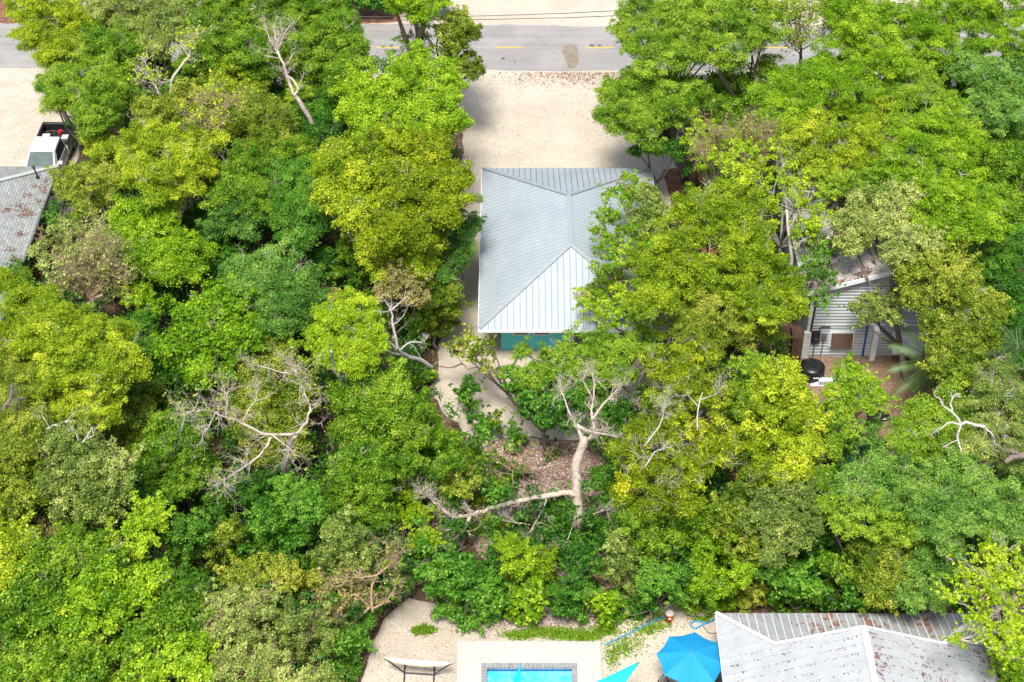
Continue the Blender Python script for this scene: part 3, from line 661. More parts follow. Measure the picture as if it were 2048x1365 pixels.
# table + chairs under it
tb = empty('patio_table', (uc.x+.45, uc.y-.75, 0), 'dark round patio table half hidden under the blue umbrella', 'table')
m_ = MB(); m_.lathe([(.5, .70), (.52, .715), (.5, .74)], n=20); m_.build('tabletop', M['darksteel'], tb)
for k in range(4):
    a = math.pi/4+k*math.pi/2; m_ = MB(); m_.tube([(.3*math.cos(a), .3*math.sin(a), .7), (.4*math.cos(a), .4*math.sin(a), 0)], .018, 6); m_.build('leg', M['darksteel'], tb)
def chair(px, py, rz, label):
    c = P(px, py, .45); r = empty('patio_chair', (c.x, c.y, 0), label, 'chair', 'chairs under the blue umbrella', rz)
    m = MB(); m.box(-.24, -.24, .41, .24, .24, .45); m.build('seat', M['brownwood'], r, bevel=.01)
    m = MB()
    for k in range(7): x = -.21+k*.07; m.bar((x, .22, .46), (x*1.05, .32, .92), .022)
    m.tube([(-.25, .22, .45), (-.26, .32, .9), (-.15, .345, .98), (.15, .345, .98), (.26, .32, .9), (.25, .22, .45)], .018, 6); m.build('backrest', M['darksteel'], r)
    for sx in (-1, 1):
        m = MB(); m.tube([(sx*.25, .25, .6), (sx*.27, -.2, .62), (sx*.27, -.24, .45)], .018, 6); m.build('armrest', M['darksteel'], r)
        for sy in (-1, 1): m = MB(); m.tube([(sx*.23, sy*.22, .42), (sx*.25, sy*.25, 0)], .016, 6); m.build('leg', M['darksteel'], r)
chair(1335, 1380, math.radians(40), 'dark slatted patio chair peeping out on the left below the blue umbrella')
chair(1432, 1372, math.radians(-50), 'dark slatted patio chair between the blue umbrella and the white roof')

# hammock on its stand
a, b = P(770, 1318, 1.05), P(902, 1328, 1.05); l0, l1 = P(809, 1346, .06), P(868, 1350, .06)
hm = empty('hammock_stand', ((l0.x+l1.x)/2, (l0.y+l1.y)/2, 0), 'black steel hammock stand on the gravel left of the pool deck', 'stand')
H0 = hm.location; q = lambda v: Vector(v)-H0
m = MB(); m.tube([q(l0), q(l1)], .035, 8); m.build('base_beam', M['darksteel'], hm)
for s, e in ((l0, a), (l1, b)): m = MB(); m.tube([q(s), q(s.lerp(e, .5))+Vector((0, 0, .03)), q(e)], .03, 8); m.build('arm', M['darksteel'], hm)
for s in (l0, l1): m = MB(); m.tube([q(s)+Vector((0, .45, 0)), q(s)+Vector((0, -.9, -.02))], .03, 8); m.build('foot', M['darksteel'], hm)
g = NG('striped_hammock_cloth'); sx_ = g.n('ShaderNodeSeparateXYZ', {0: g.n('ShaderNodeAttribute', attribute_name='vv', attribute_type='GEOMETRY').outputs['Vector']})
hmat = g.out(g.ramp(sx_.outputs[0], [(0, (.62,.56,.20)), (.18, (.62,.60,.50)), (.3, (.66,.60,.66)), (.55, (.50,.42,.66)), (.75, (.66,.62,.66)), (.9, (.66,.40,.42))]), .8)
me = bpy.data.meshes.new('hammock'); vs = []; fs = []; NN = 24; MM = 8; vvv = []
A0 = q(a)+H0; B0 = q(b)+H0; mid = (A0+B0)/2
for i in range(NN+1):
    t = i/NN; wdt = .05+.30*math.sin(math.pi*t)**.6; sag = .20*4*t*(1-t)
    for j in range(MM+1):
        s = j/MM-.5; p = A0.lerp(B0, t); vs.append(tuple(p-mid+Vector((0, s*wdt*.9+.02, -sag+1.3*s*s*wdt*.55)))); vvv.append((j/MM, t, 0))
for i in range(NN):
    for j in range(MM): fs.append((i*(MM+1)+j, i*(MM+1)+j+1, (i+1)*(MM+1)+j+1, (i+1)*(MM+1)+j))
me.from_pydata(vs, [], fs); at = me.attributes.new('vv', 'FLOAT_VECTOR', 'POINT'); at.data.foreach_set('vector', [c for v in vvv for c in v])
for p in me.polygons: p.use_smooth = True
me.materials.append(hmat); ho = bpy.data.objects.new('hammock', me); COL.objects.link(ho); ho.location = mid
md = ho.modifiers.new('s', 'SOLIDIFY'); md.thickness = .015
tag(ho, 'pale striped hammock slung between the arms of its black stand', 'hammock')

# bucket, pole, hose, rope
c = P(1338, 1243, 0); bk = empty('bucket', c, 'small orange bucket with grey lid under the bushes behind the umbrella', 'bucket')
m = MB(); m.lathe([(.0, 0), (.14, 0), (.165, .46), (.175, .465), (.175, .485), (.0, .485)], n=20); m.build('body', M['orange'], bk, True)
m = MB(); m.lathe([(.0, 0), (.165, 0), (.17, .03), (.14, .035), (.13, .02), (.0, .02)], (0, 0, .486), 20); m.build('lid', M['lid'], bk)
m = MB(); m.box(-.06, -.163, .29, .06, -.150, .36); m.build('sticker', M['white'], bk)
p0, p1 = P(1208, 1291, .04), P(1330, 1232, .12); m = MB(); m.tube([p0-p0, p1-p0], [.028, .022], 8)
po = m.build('pool_pole', M['bluep'], loc=p0); tag(po, 'long blue pool pole lying on the gravel up to the orange bucket', 'pole')
def tubeobj(name, pts, r, m, label, cat, sub=5, n=6):
    pts, rr = smooth_path(pts, [r]*len(pts), sub); b0 = pts[0].copy(); mm = MB(); mm.tube([p-b0 for p in pts], r, n)
    ob = mm.build(name, m, smooth=True, loc=b0); return tag(ob, label, cat)
tubeobj('hose', [P(*v, .05) for v in ((1432, 1238), (1420, 1244), (1405, 1250), (1390, 1257), (1382, 1252), (1385, 1245), (1398, 1243), (1412, 1247), (1424, 1241), (1434, 1233))], .033, M['bluep'], 'looped light blue pool hose between the bushes and the umbrella', 'hose')
tubeobj('cable', [P(*v, .03) for v in ((1405, 1249), (1410, 1258), (1418, 1266), (1430, 1267), (1440, 1266))], .014, M['black'], 'thin black cable running from the blue hose toward the white roof', 'cable')
tubeobj('rope', [P(*v, .03) for v in ((778, 1237), (798, 1248), (808, 1256), (815, 1268), (822, 1264), (818, 1256), (826, 1271))], .016, M['rope'], 'white rope with a loop lying on the gravel above the hammock', 'rope')
tubeobj('stick', [P(*v, .05) for v in ((776, 1236), (800, 1249), (829, 1272))], .022, M['barkw'], 'bleached stick lying along the white rope', 'stick', 2)
tubeobj('guy_rope', [P(1153, 1030, 1.6), P(1130, 1095, .9), P(1105, 1160, .1)], .014, M['rope'], 'thin pale rope stretched down from the large pale trunk', 'rope', 2)

# fence behind the pool yard
def fence(name, a, b, h, label, m, step=.125, cat='fence'):
    a = Vector(a); b = Vector(b); L = (b-a).length; r = empty(name, a, label, cat, 'fence lengths by the pale trunk', math.atan2(b.y-a.y, b.x-a.x)); mb = MB(); rng = random.Random(int(L*100))
    x = 0
    while x < L: hh = h+rng.uniform(-.03, .03); mb.box(x, -.012, .05, x+step-.012, .012, hh); x += step
    mb.build('picket_panel', m, r)
    ps = 0
    while ps <= L+.1:
        p = MB(); p.box(min(ps, L)-.045, .016, 0, min(ps, L)+.045, .105, h+.05); p.build('post', m, r); ps += 2.4
    rl = MB(); rl.box(0, .014, h*.25, L, .05, h*.25+.08); rl.box(0, .014, h*.8, L, .05, h*.8+.08); rl.build('rail', m, r)
fa_, fb_ = P(985, 1060, 0), P(1145, 1062, 0)
fence('picket_fence', fa_, fb_, 1.45, 'weathered grey picket fence left of the large pale trunk', M['fence'])
fence('picket_fence', P(1185, 1062, 0), P(1330, 1064, 0), 1.45, 'weathered grey picket fence right of the large pale trunk', M['fence'])
# thin white rail seen through the leaves (left)
r = empty('white_rail_fence', P(215, 405, 0), 'thin white pipe rail running down through the leaves beside the sage shrub', 'fence')
b0 = r.location; m = MB(); pa, pb = P(215, 385, .9)-b0, P(118, 668, .9)-b0; m.tube([pa, pb], .045, 6); m.build('rail', M['white'], r)
for k in range(5):
    p = pa.lerp(pb, k/4); m = MB(); m.tube([p, (p.x, p.y, 0)], .035, 6); m.build('post', M['white'], r)

# power lines over the road with poles standing outside the view
def cable(pts, label):
    pts, _ = smooth_path([Vector(p) for p in pts], [0]*len(pts), 8); b0 = pts[0].copy(); m = MB(); m.tube([p-b0 for p in pts], .020, 5)
    ob = m.build('power_line', M['black'], loc=b0); tag(ob, label, 'cable', 'power lines across the road')
ZC = 6.5
def pc(px, py, z): return P(px, py, z)
Lx = (pc(-120, 37, ZC+.3), pc(500, 33, ZC-.2), pc(860, 34, ZC-.3), pc(1100, 28, ZC-.2), pc(1230, 22, ZC), pc(2150, -24, ZC+.5))
cable(Lx, 'upper of the two thin black wires crossing the far road')
Ly = (pc(-120, 44, ZC), pc(500, 38, ZC-.5), pc(860, 40.5, ZC-.6), pc(1100, 36.5, ZC-.5), pc(1230, 32, ZC-.3), pc(2150, -8, ZC+.2))
cable(Ly, 'lower and thicker of the two black wires crossing the far road')

# ============================================================ pickup truck
tk = empty('pickup_truck', (-26.42, 80.95, 0), 'white pickup truck with open black bed parked on gravel beside the grey shingle roof', 'truck', rz=math.radians(-1.5))
# local: nose toward -Y, length 5.7 (y -2.85..2.85), width 1.96
Wd = .97
def loft(secs, m, name, parent, bevel=.02):
    """secs: list of (y, halfwidth bottom, halfwidth top, z0, z1)"""
    mb = MB(); vs = []
    for y, wb, wt_, z0, z1 in secs: vs += [(-wb, y, z0), (wb, y, z0), (wt_, y, z1), (-wt_, y, z1)]
    fs = [(0, 1, 2, 3), tuple(len(vs)-4+i for i in (3, 2, 1, 0))]
    for i in range(len(secs)-1):
        for k in range(4): fs.append((i*4+k, i*4+(k+1) % 4, (i+1)*4+(k+1) % 4, (i+1)*4+k))
    mb.add(vs, fs); return mb.build(name, m, parent, bevel=bevel)
body = loft([(-2.82, .80, .78, .42, .82), (-2.6, .92, .86, .36, 1.0), (-1.55, Wd, .88, .34, 1.10), (-1.35, Wd, .9, .34, 1.12), (.60, Wd, .92, .34, 1.12), (.65, Wd, .93, .34, .55)], M['carpaint'], 'body', tk, .03)
loft([(-2.72, .74, .70, .9, .93), (-2.5, .80, .76, 1.0, 1.04), (-1.78, .86, .80, 1.08, 1.11)], M['carpaint'], 'hood', tk, .015)
cab = loft([(-1.80, .86, .86, 1.10, 1.12), (-.86, .88, .70, 1.10, 1.77), (-.5, .88, .72, 1.1, 1.84), (.30, .88, .72, 1.1, 1.84), (.60, .88, .70, 1.1, 1.76), (.68, .88, .86, 1.1, 1.12)], M['carpaint'], 'cab', tk, .035)
def quad(name, pts, m, parent, th=.012):
    p = [Vector(v) for v in pts]; nn = (p[1]-p[0]).cross(p[2]-p[0]).normalized(); mb = MB(); mb.prism(p, nn*th); return mb.build(name, m, parent)
ws = mat('windscreen', (.05,.09,.09), .12, 0, .4, 2.2)
quad('windscreen', [(-.77, -1.74, 1.165), (.77, -1.74, 1.165), (.64, -.93, 1.745), (-.64, -.93, 1.745)], ws, tk)
for s in (-1, 1):
    q4 = [(s*.875, -1.10, 1.17), (s*.888, .25, 1.17), (s*.745, .23, 1.74), (s*.735, -.72, 1.71)]
    quad('side_window', q4 if s > 0 else q4[::-1], M['glass'], tk)
    q5 = [(s*.888, .30, 1.17), (s*.885, .56, 1.17), (s*.735, .50, 1.70), (s*.742, .28, 1.74)]
    quad('side_window', q5 if s > 0 else q5[::-1], M['glass'], tk)
    m = MB(); m.lathe([(.0, 0), (.05, 0), (.05, .06), (.0, .06)], (s*.98, -1.2, 1.15), 6); m.box(s*.93 if s > 0 else -1.18, -1.28, 1.13, 1.18 if s > 0 else s*.93, -1.14, 1.30)
    mr = m.build('mirror', M['carpaint'], tk, bevel=.02)
    for yy in (-1.85, 1.95):
        m = MB(); m.lathe([(.0, -.12), (.26, -.12), (.37, -.10), (.39, 0), (.37, .10), (.26, .12), (.0, .12)], (s*.86, yy, .39), 22, 'x'); wh = m.build('wheel', M['rubber'], tk)
        m = MB(); m.lathe([(.0, s*.121), (.22, s*.121), (.24, s*.13), (.2, s*.10), (.07, s*.135), (.0, s*.135)], (s*.86, yy, .39), 16, 'x'); m.build('rim', M['chrome'], wh)
    m = MB(); m.box(s*.55 if s > 0 else -.84, -2.86, .68, .84 if s > 0 else -.55, -2.78, .86); m.build('headlight', M['lamp'], tk, bevel=.015)
    m = MB(); m.box(s*.86 if s > 0 else -.965, 3.02, .75, .965 if s > 0 else -.86, 3.08, 1.0); m.build('tail_light', M['red'], tk)
quad('rear_window', [(.60, .70, 1.17), (-.60, .70, 1.17), (-.55, .62, 1.66), (.55, .62, 1.66)], M['glass'], tk)
m = MB(); m.box(-.5, -2.85, .60, .5, -2.79, .86); m.build('grille', M['black'], tk)
m = MB(); m.box(-.92, -2.93, .36, .92, -2.80, .58); m.build('bumper', M['chrome'], tk, bevel=.03)
bed = MB()
bed.box(-Wd, .74, .40, -Wd+.07, 3.04, 1.12); bed.box(Wd-.07, .74, .40, Wd, 3.04, 1.12); bed.box(-Wd+.07, 2.96, .42, Wd-.07, 3.04, 1.10); bed.box(-Wd+.07, .74, .42, Wd-.07, .80, 1.10)
bd_ = bed.build('bed_side', M['carpaint'], tk, bevel=.01)
m = MB(); m.box(-.90, .801, .50, .90, 2.959, .62); m.box(-.898, .805, .62, -.84, 2.955, 1.09); m.box(.84, .805, .62, .898, 2.955, 1.09); m.box(-.84, 2.88, .62, .84, 2.955, 1.09); m.box(-.84, .805, .62, .84, .86, 1.09)
m.build('bed_liner', M['black'], tk)
m = MB(); m.box(-.99, .72, 1.121, -.87, 3.06, 1.15); m.box(.87, .72, 1.121, .99, 3.06, 1.15); m.box(-.87, 2.94, 1.121, .87, 3.06, 1.15); m.build('bed_rail', M['black'], tk, bevel=.01)
tp = tk.location
def cargo(name, cat, label, off, parts):
    r = empty(name, (tp.x+off[0], tp.y+off[1], .625), label, cat)
    for nm, mb, mm in parts: mb.build(nm, mm, r, bevel=.008 if nm == 'body' else 0)
cargo('cooler_box', 'cooler', 'small blue cooler with white lid in the truck bed', (-.5, 1.95), [('body', MB().box(-.2, -.15, 0, .2, .15, .28), M['bluep']), ('lid', MB().box(-.21, -.16, .282, .21, .16, .34), M['white'])])
m1 = MB(); m1.tube([(-.5, 0, .45), (-.1, .05, .5), (.3, 0, .42), (.55, .1, .5)], .022, 6); m1.tube([(-.1, .05, .5), (0, -.3, .2), (.3, 0, .42)], .022, 6); m1.tube([(-.5, 0, .45), (-.55, .1, .1)], .022, 6)
m2 = MB()
for cx, cy in ((-.45, .05), (.5, .1)): m2.tube([(cx+.26*math.cos(a), cy, .24+.22*math.sin(a)) for a in [k*math.pi/8 for k in range(17)]], .02, 5)
m3 = MB(); m3.box(.2, -.06, .5, .42, .06, .56)
cargo('bicycle', 'bicycle', 'old brown framed bicycle lying in the open bed of the white truck', (0, 2.15), [('frame', m1, M['brownwood']), ('wheel', m2, M['rubber']), ('saddle', m3, M['red'])])
m1 = MB(); m1.lathe([(.0, 0), (.11, 0), (.13, .25), (.12, .25), (.0, .24)], n=14)
cargo('paint_pail', 'pail', 'small red pail between the bicycle and the tailgate of the truck', (.2, 2.45), [('body', m1, M['red'])])
m1 = MB(); m1.box(-.18, -.2, 0, .18, .2, .16); m2 = MB(); m2.box(-.19, -.21, .162, .19, .21, .22)
cargo('tool_box', 'toolbox', 'grey tool box in the right corner of the truck bed', (.55, 2.0), [('body', m1, M['grey']), ('lid', m2, M['lid'])])

# ============================================================ odds and ends in the yards
c = P(150, 428, 0); r = empty('pallet', c, 'grey slatted pallet leaning by the dark wall of the shingle roofed house', 'pallet', rz=.15)
m = MB()
for k in range(7): m.box(-.6+k*.18, -.5, .12, -.6+k*.18+.13, .5, .15)
m.build('slats', M['palewood'], r); m = MB()
for yy in (-.45, 0, .37): m.box(-.62, yy, 0, .62, yy+.09, .118)
m.build('bearer', M['fence'], r)
c = P(128, 466, 0); r = empty('water_drum', c, 'whitish plastic drum half hidden by the sage shrub near the shingle roof', 'drum')
m = MB(); m.lathe([(0, 0), (.27, 0), (.29, .1), (.29, .45), (.30, .46), (.29, .5), (.29, .8), (.26, .86), (0, .87)], n=18); m.build('body', M['white'], r, True); m = MB(); m.lathe([(.05, 0), (.05, .04)], (.12, .08, .868), 8); m.build('cap', M['grey'], r)
def blob(name, pxy, rx, ry, rz, m, label, cat, seed):
    c = P(*pxy, 0); rng = np.random.default_rng(seed); bm = []; mb = MB(); n = 14; rg = 6; vs = []; fs = []
    for i in range(rg+1):
        t = i/rg
        for k in range(n):
            a = 2*math.pi*k/n; f = math.cos(t*math.pi/2)**.6; j = 1+rng.normal()*.09
            vs.append((rx*f*j*math.cos(a), ry*f*j*math.sin(a), rz*math.sin(t*math.pi/2)*(1+rng.normal()*.05)))
    for i in range(rg):
        for k in range(n): fs.append((i*n+k, i*n+(k+1) % n, (i+1)*n+(k+1) % n, (i+1)*n+k))
    mb.add(vs, fs); ob = mb.build(name, m, loc=c); return tag(ob, label, cat)
blob('tarp_heap', (165, 632), 1.2, .8, .5, M['gtarp'], 'crumpled grey tarp heap beneath the brown branching shrub', 'tarp', 4)
r = empty('water_tank', P(1622, 752, 0), 'squat black water tank at the corner of the pale sided house', 'tank')
m = MB(); m.lathe([(0, 0), (.60, 0), (.62, .1), (.62, .62), (.5, .72), (.2, .78), (0, .78)], n=26); m.build('body', M['black'], r, True)
m = MB(); m.lathe([(0, 0), (.14, 0), (.14, .05), (0, .05)], (.05, -.1, .78), 14); m.build('lid', M['black'], r); m = MB(); m.box(-.02, -.635, .35, .24, -.60, .40); m.build('sticker', M['white'], r)
m = MB(); m.add([(-.35, -.25, .02), (.3, -.3, .03), (.38, .2, .06), (-.25, .28, .02), (.02, 0, .14)], [(0, 1, 4), (1, 2, 4), (2, 3, 4), (3, 0, 4), (3, 2, 1, 0)])
tag(m.build('paper_sheet', M['lilac'], loc=P(1633, 766, 0)), 'crumpled lilac sheet on the ground below the black tank', 'paper')
r = empty('air_conditioner', P(1650, 768, 0), 'pale condenser unit on the ground right of the black tank', 'air conditioner')
m = MB(); m.box(-.35, -.15, 0, .35, .15, .3); m.build('body', M['offwhite'], r, bevel=.02); m = MB()
for k in range(6): m.box(-.28+k*.1, -.165, .05, -.24+k*.1, -.152, .26)
m.build('grille', M['grey'], r)
for px, lab in ((1566, 'brown wooden cabinet standing farther left of the pale house corner'), (1590, 'brown wooden cabinet standing next to the pale house corner')):
    c = P(px, 722, 0); r = empty('cabinet', c, lab, 'cabinet', 'cabinets by the pale house')
    m = MB(); m.box(-.26, 0, .05, .26, .9, 1.5); m.build('body', M['brownwood'], r, bevel=.02); m = MB(); m.box(-.24, -.03, .1, -.01, -.003, 1.42); m.box(.01, -.03, .1, .24, -.003, 1.42); d = m.build('door', M['brownwood'], r)
    m = MB(); m.box(-.06, -.05, .7, -.03, -.031, .85); m.build('handle', M['chrome'], d)
r = blob('black_tarp', (1756, 836), .55, .35, .32, M['black'], 'small black tarp bundle on the wood chips', 'tarp', 8)
r = empty('tent_canopy', P(1692, 955, 0), 'small green peaked canopy under the trees below the chip yard', 'canopy')
m = MB(); m.add([(-.9, -.9, 1.6), (.9, -.9, 1.6), (.9, .9, 1.6), (-.9, .9, 1.6), (0, 0, 2.3)], [(0, 1, 4), (1, 2, 4), (2, 3, 4), (3, 0, 4)]); oo = m.build('roof', M['tarp'], r); oo.modifiers.new('s', 'SOLIDIFY').thickness = .01
for sx in (-.86, .86):
    for sy in (-.86, .86): m = MB(); m.tube([(sx, sy, 0), (sx, sy, 1.6)], .02, 6); m.build('leg', M['grey'], r)
r = empty('garden_bin', P(1317, 118, 0), 'small bright blue bin beside the far road under the overhanging tree', 'bin')
m = MB(); m.lathe([(0, 0), (.2, 0), (.25, .6), (0, .6)], n=14); m.build('body', M['bluep'], r); m = MB(); m.lathe([(.26, 0), (.26, .05), (0, .08)], (0, 0, .6), 14); m.build('lid', M['bluep'], r)
# litter on the roofs and gravel (too many to count)
def scatter(name, fn, n, size, cols, label, seed):
    rng = np.random.default_rng(seed); pts = np.array([fn(rng) for _ in range(n)]); nr = norm(rng.normal(size=(n, 3))*.3+np.array([0, 0, 1])); ax = rng.normal(size=(n, 3))
    g = NG(name+'_mat'); at = g.n('ShaderNodeAttribute', attribute_name='tint').outputs['Fac']; mm = g.out(g.ramp(at, cols), .9)
    ob = leaf_mesh(name, pts, nr, norm(ax), rng.uniform(.6, 1.4, n)*size, rng.uniform(.6, 1.2, n)*size*.7, rng.random(n), mm); tag(ob, label, 'leaf litter', kind='stuff'); return ob
BC = [(0, (.10,.04,.02)), (.5, (.22,.10,.055)), (1, (.36,.20,.12))]
def on_shingle(rng):
    cs = [(78, 375), (90, 385), (55, 392), (100, 370), (75, 405), (45, 420), (38, 412), (60, 430), (48, 432), (15, 421), (55, 425), (40, 470), (20, 500), (95, 362), (30, 520)]
    c = cs[rng.integers(len(cs))]; a = rng.normal(size=2); px = c[0]+a[0]*7; py = c[1]+a[1]*3.2
    for _ in range(3):
        p = P(px, py, 3.2); zz = 2.8+max(0, (-24.75-p.x))*pz; p = P(px, py, zz)
    zz = 2.8+(-24.75-p.x)*pz; return (min(p.x, -24.85), p.y, zz+.02)
scatter('roof_leaf_litter', on_shingle, 600, .10, [(0, (.09,.04,.03)), (.6, (.18,.09,.065)), (1, (.28,.18,.14))], 'brown fallen leaves drifted on the grey shingle roof', 3)
scatter('roadside_leaf_litter', lambda r: (lambda p: (p.x, p.y, .04))(P(1160+r.normal()*80, 152+abs(r.normal())*14-6)), 900, .10, BC, 'orange brown fallen leaves along the near road edge', 4)
scatter('driveway_leaf_litter', lambda r: (lambda p: (p.x, p.y, .03))(P(r.uniform(925, 1240), r.uniform(150, 330))), 900, .065, BC, 'sparse dark leaf specks over the gravel driveway', 5)
scatter('parking_leaf_litter', lambda r: (lambda p: (p.x, p.y, .03))(P(r.uniform(-10, 140), r.uniform(140, 330))), 400, .06, BC, 'sparse leaf specks over the gravel parking place', 6)
scatter('yard_leaf_litter', lambda r: (lambda p: (p.x, p.y, .03))(P(*([r.uniform(745, 915), r.uniform(1235, 1365)] if r.random() < .5 else [r.uniform(1205, 1430), r.uniform(1240, 1365)]))), 700, .055, BC, 'leaf specks over the gravel around the pool deck', 7)
scatter('pool_edge_pebbles', lambda r: (lambda p: (p.x, p.y, .04))(P(r.uniform(900, 1200), 1240+r.normal()*12)), 2600, .10, [(0, (.12,.07,.06)), (.5, (.30,.22,.18)), (1, (.55,.48,.42))], 'stony mulch strip between the bushes and the pool deck', 8)
scatter('bed_stones', lambda r: (lambda p: (p.x, p.y, .05))(P(r.uniform(940, 1220), r.uniform(885, 1060))), 3500, .12, [(0, (.12,.06,.04)), (.6, (.26,.15,.11)), (1, (.60,.54,.48))], 'stones and dead leaves on the bed below the driveway', 9)
def on_white(r):
    p = P(1560, 1330, 3); x = r.uniform(ww+.3, xr-.3) if r.random() < .45 else r.uniform(xr+.3, we-.4); y = r.uniform(40, 43); y = round(y/.40)*.40+.15+r.normal()*.03
    z = zb+pw*min(x-ww, we-x); return (x, y, z+.02)
scatter('roof_debris', on_white, 380, .07, [(0, (.02,.015,.01)), (.6, (.07,.05,.04)), (1, (.16,.10,.07))], 'dark leaf debris caught along the ribs of the white roof', 10)
def grass(name, spots, n, label, seed, hgt=.16):
    rng = np.random.default_rng(seed); pts = []
    for _ in range(n):
        s = spots[rng.integers(len(spots))]; p = P(s[0]+rng.normal()*s[2], s[1]+rng.normal()*s[3]); pts.append((p.x, p.y, hgt*.4))
    pts = np.array(pts); k = len(pts); ax = norm(rng.normal(size=(k, 3))*.45+np.array([0, 0, 1])); nr = norm(rng.normal(size=(k, 3))+np.array([0, -.4, .5]))
    ob = leaf_mesh(name, pts, nr, ax, rng.uniform(.6, 1.3, k)*hgt, rng.uniform(.03, .06, k), rng.random(k), PAL['MG']); tag(ob, label, 'grass', kind='stuff')
grass('grass_strip', [(1040, 1272, 16, 4), (1075, 1265, 14, 4), (1110, 1268, 16, 6), (1150, 1272, 18, 6), (1170, 1275, 16, 5), (1210, 1262, 12, 5)], 5200, 'green grass strip along the top edge of the pool deck', 21)
grass('gravel_weeds', [(1290, 1262, 16, 6), (1310, 1255, 18, 5), (1270, 1240, 20, 8), (1320, 1235, 12, 8), (1245, 1300, 14, 10), (1225, 1315, 8, 12), (1260, 1285, 20, 12), (1405, 1240, 10, 3)], 2600, 'weeds creeping over the gravel by the blue pole', 22, .13)
grass('yard_tuft', [(845, 1262, 5, 5), (833, 1264, 4, 3), (860, 1263, 6, 3)], 1100, 'small green tuft beside the white rope', 23, .22)
# ============================================================ trees and shrubs
def F(label, pal, z, lobes, **k): return plant('feathery_tree', 'tree', label, k.pop('spec', 'fine'), pal, z, lobes, k.pop('group', 'feathery leaved trees'), **k)
def O(label, pal, z, lobes, **k): return plant('leafy_tree', 'tree', label, k.pop('spec', 'round'), pal, z, lobes, k.pop('group', 'densely leaved trees'), **k)
def Bd(label, pal, z, lobes, **k): return plant('broadleaf_tree', 'tree', label, k.pop('spec', 'broad'), pal, z, lobes, k.pop('group', 'broad leaved trees'), **k)
def S(label, pal, z, lobes, **k): return plant('open_crowned_tree', 'tree', label, k.pop('spec', 'sparse'), pal, z, lobes, k.pop('group', 'open crowned trees with bare twigs'), **{'bark': 'bark', 'twig': 3, **k})
def H(label, pal, z, lobes, **k): return plant('shrub', 'shrub', label, k.pop('spec', 'broad'), pal, z, lobes, k.pop('group', 'shrubs of the understory'), **k)

# --- top left
F('yellowish feathery tree overhanging the left end of the far road', 'YG', 6.5, '120 35 75;190 55 65;60 10 50;75 70 38;105 100 35;55 80 22;150 105 40;95 125 20', cover=.85, twig=1)
F('pale grey green tree with a leaning grey stem, top left', 'SG', 7.6, '300 25 60;345 50 52;270 55 40;320 85 35;230 20 50', bark='barkg')
F('mid green feathery tree right of the pale grey green one at the top', 'MG', 7.2, '420 30 70;460 70 50;400 80 45;430 110 40;390 120 35;250 100 50;210 90 40')
F('bright green feathery tree reaching over the gravel above the white truck', 'MG', 6.2, '165 180 62;125 155 42;205 130 45;115 205 34;200 225 50;230 180 45;110 180 28;190 255 26', tintc=.62)
O('dark green tree in shade behind the twisted leafless branches', 'DG', 4.4, '265 165 55;240 130 45;290 210 45;360 170 45;410 130 30;300 120 40')
F('golden tinged tree between the twisted branches and the dead leaning trunk', 'YG', 6.0, '430 135 48;470 165 52;440 190 45;500 150 42;420 100 35;495 190 35', tintc=.35)
F('large green tree against the road left of the leaning dead trunk', 'MG', 7.2, '500 30 60;540 80 50;500 100 45;560 20 60;470 60 45;520 130 40')
F('large green tree whose crown touches the road right of the leaning dead trunk', 'MG', 7.0, '640 30 62;590 60 50;660 85 55;700 105 45;620 110 45;725 125 26;690 60 35;610 10 50;680 150 35', tintc=.5)
F('yellow green tree leaning on the right of the dead trunk', 'LG', 5.6, '600 150 42;640 165 40;600 185 30;655 130 35;570 130 25', cover=.8)
O('deep green tree in the dark hollow behind the dead leaning trunk', 'DG', 4.0, '600 250 55;560 210 40;640 280 45;580 310 40;650 220 40;530 190 35;620 200 35')
F('olive feathery tree above the golden crown in the upper left', 'OL', 6.3, '370 215 52;340 235 42;400 240 38;300 230 35;420 210 30', cover=.8, twig=2, tintc=.55)
F('olive green tree with a rounded crown left of the dark hollow', 'OL', 6.0, '530 230 52;555 280 45;490 255 48;515 295 45;480 220 35;570 250 30', tintc=.45)
F('golden olive tree crown with grey twigs, upper left middle', 'YG', 6.8, '300 300 58;345 290 50;385 330 46;275 345 40;330 365 52;395 290 40;430 285 30;280 285 35;375 375 32', tintc=.45, twig=3)
F('yellow green tree beside the truck door', 'YG', 4.8, '195 285 36;215 320 42;240 300 30', tintc=.4)
F('olive green tree at the corner of the shingle roof', 'OL', 4.6, '150 375 40;190 385 42;130 360 26;215 350 25;170 415 28;165 345 26', tintc=.6)
F('mid green feathery tree in the centre of the left wood', 'MG', 5.6, '500 345 62;550 320 50;465 395 48;560 375 42;600 300 30;440 350 35;510 400 40', tintc=.4)
F('deep green fern like tree below the centre of the left wood', 'BG', 5.0, '470 430 40;510 430 38;440 460 30;540 425 30;490 460 25', tintc=.3)
F('vivid green fern like tree left of the golden round crown', 'DG', 5.4, '605 420 52;565 400 38;625 455 40;560 440 34;610 340 40;630 375 35;575 350 34;600 480 30', tintc=.75)
O('lime green tree below the golden olive crown with pale grey twigs', 'LG', 4.9, '265 470 45;320 455 55;370 510 48;340 545 42;290 520 42;385 545 28;310 410 40;250 430 30', tintc=.40)
O('small lime green tree beside the tarp heap', 'LG', 3.2, '275 590 36;300 615 28;245 570 25;300 560 25', tintc=.35)
F('blue green feathery dome shaped tree in the left wood', 'BG', 5.6, '545 585 62;495 560 45;595 610 45;530 530 42;565 640 42;600 570 35;490 590 34;560 555 45;460 550 22;540 640 40', tintc=.55)
Bd('saturated green broad leaved tree with knobbly crown in the left wood', 'LG', 5.8, '415 640 58;380 690 52;460 635 42;345 700 34;440 600 38;475 690 45;405 745 45;430 705 52;500 670 28', tintc=.22)
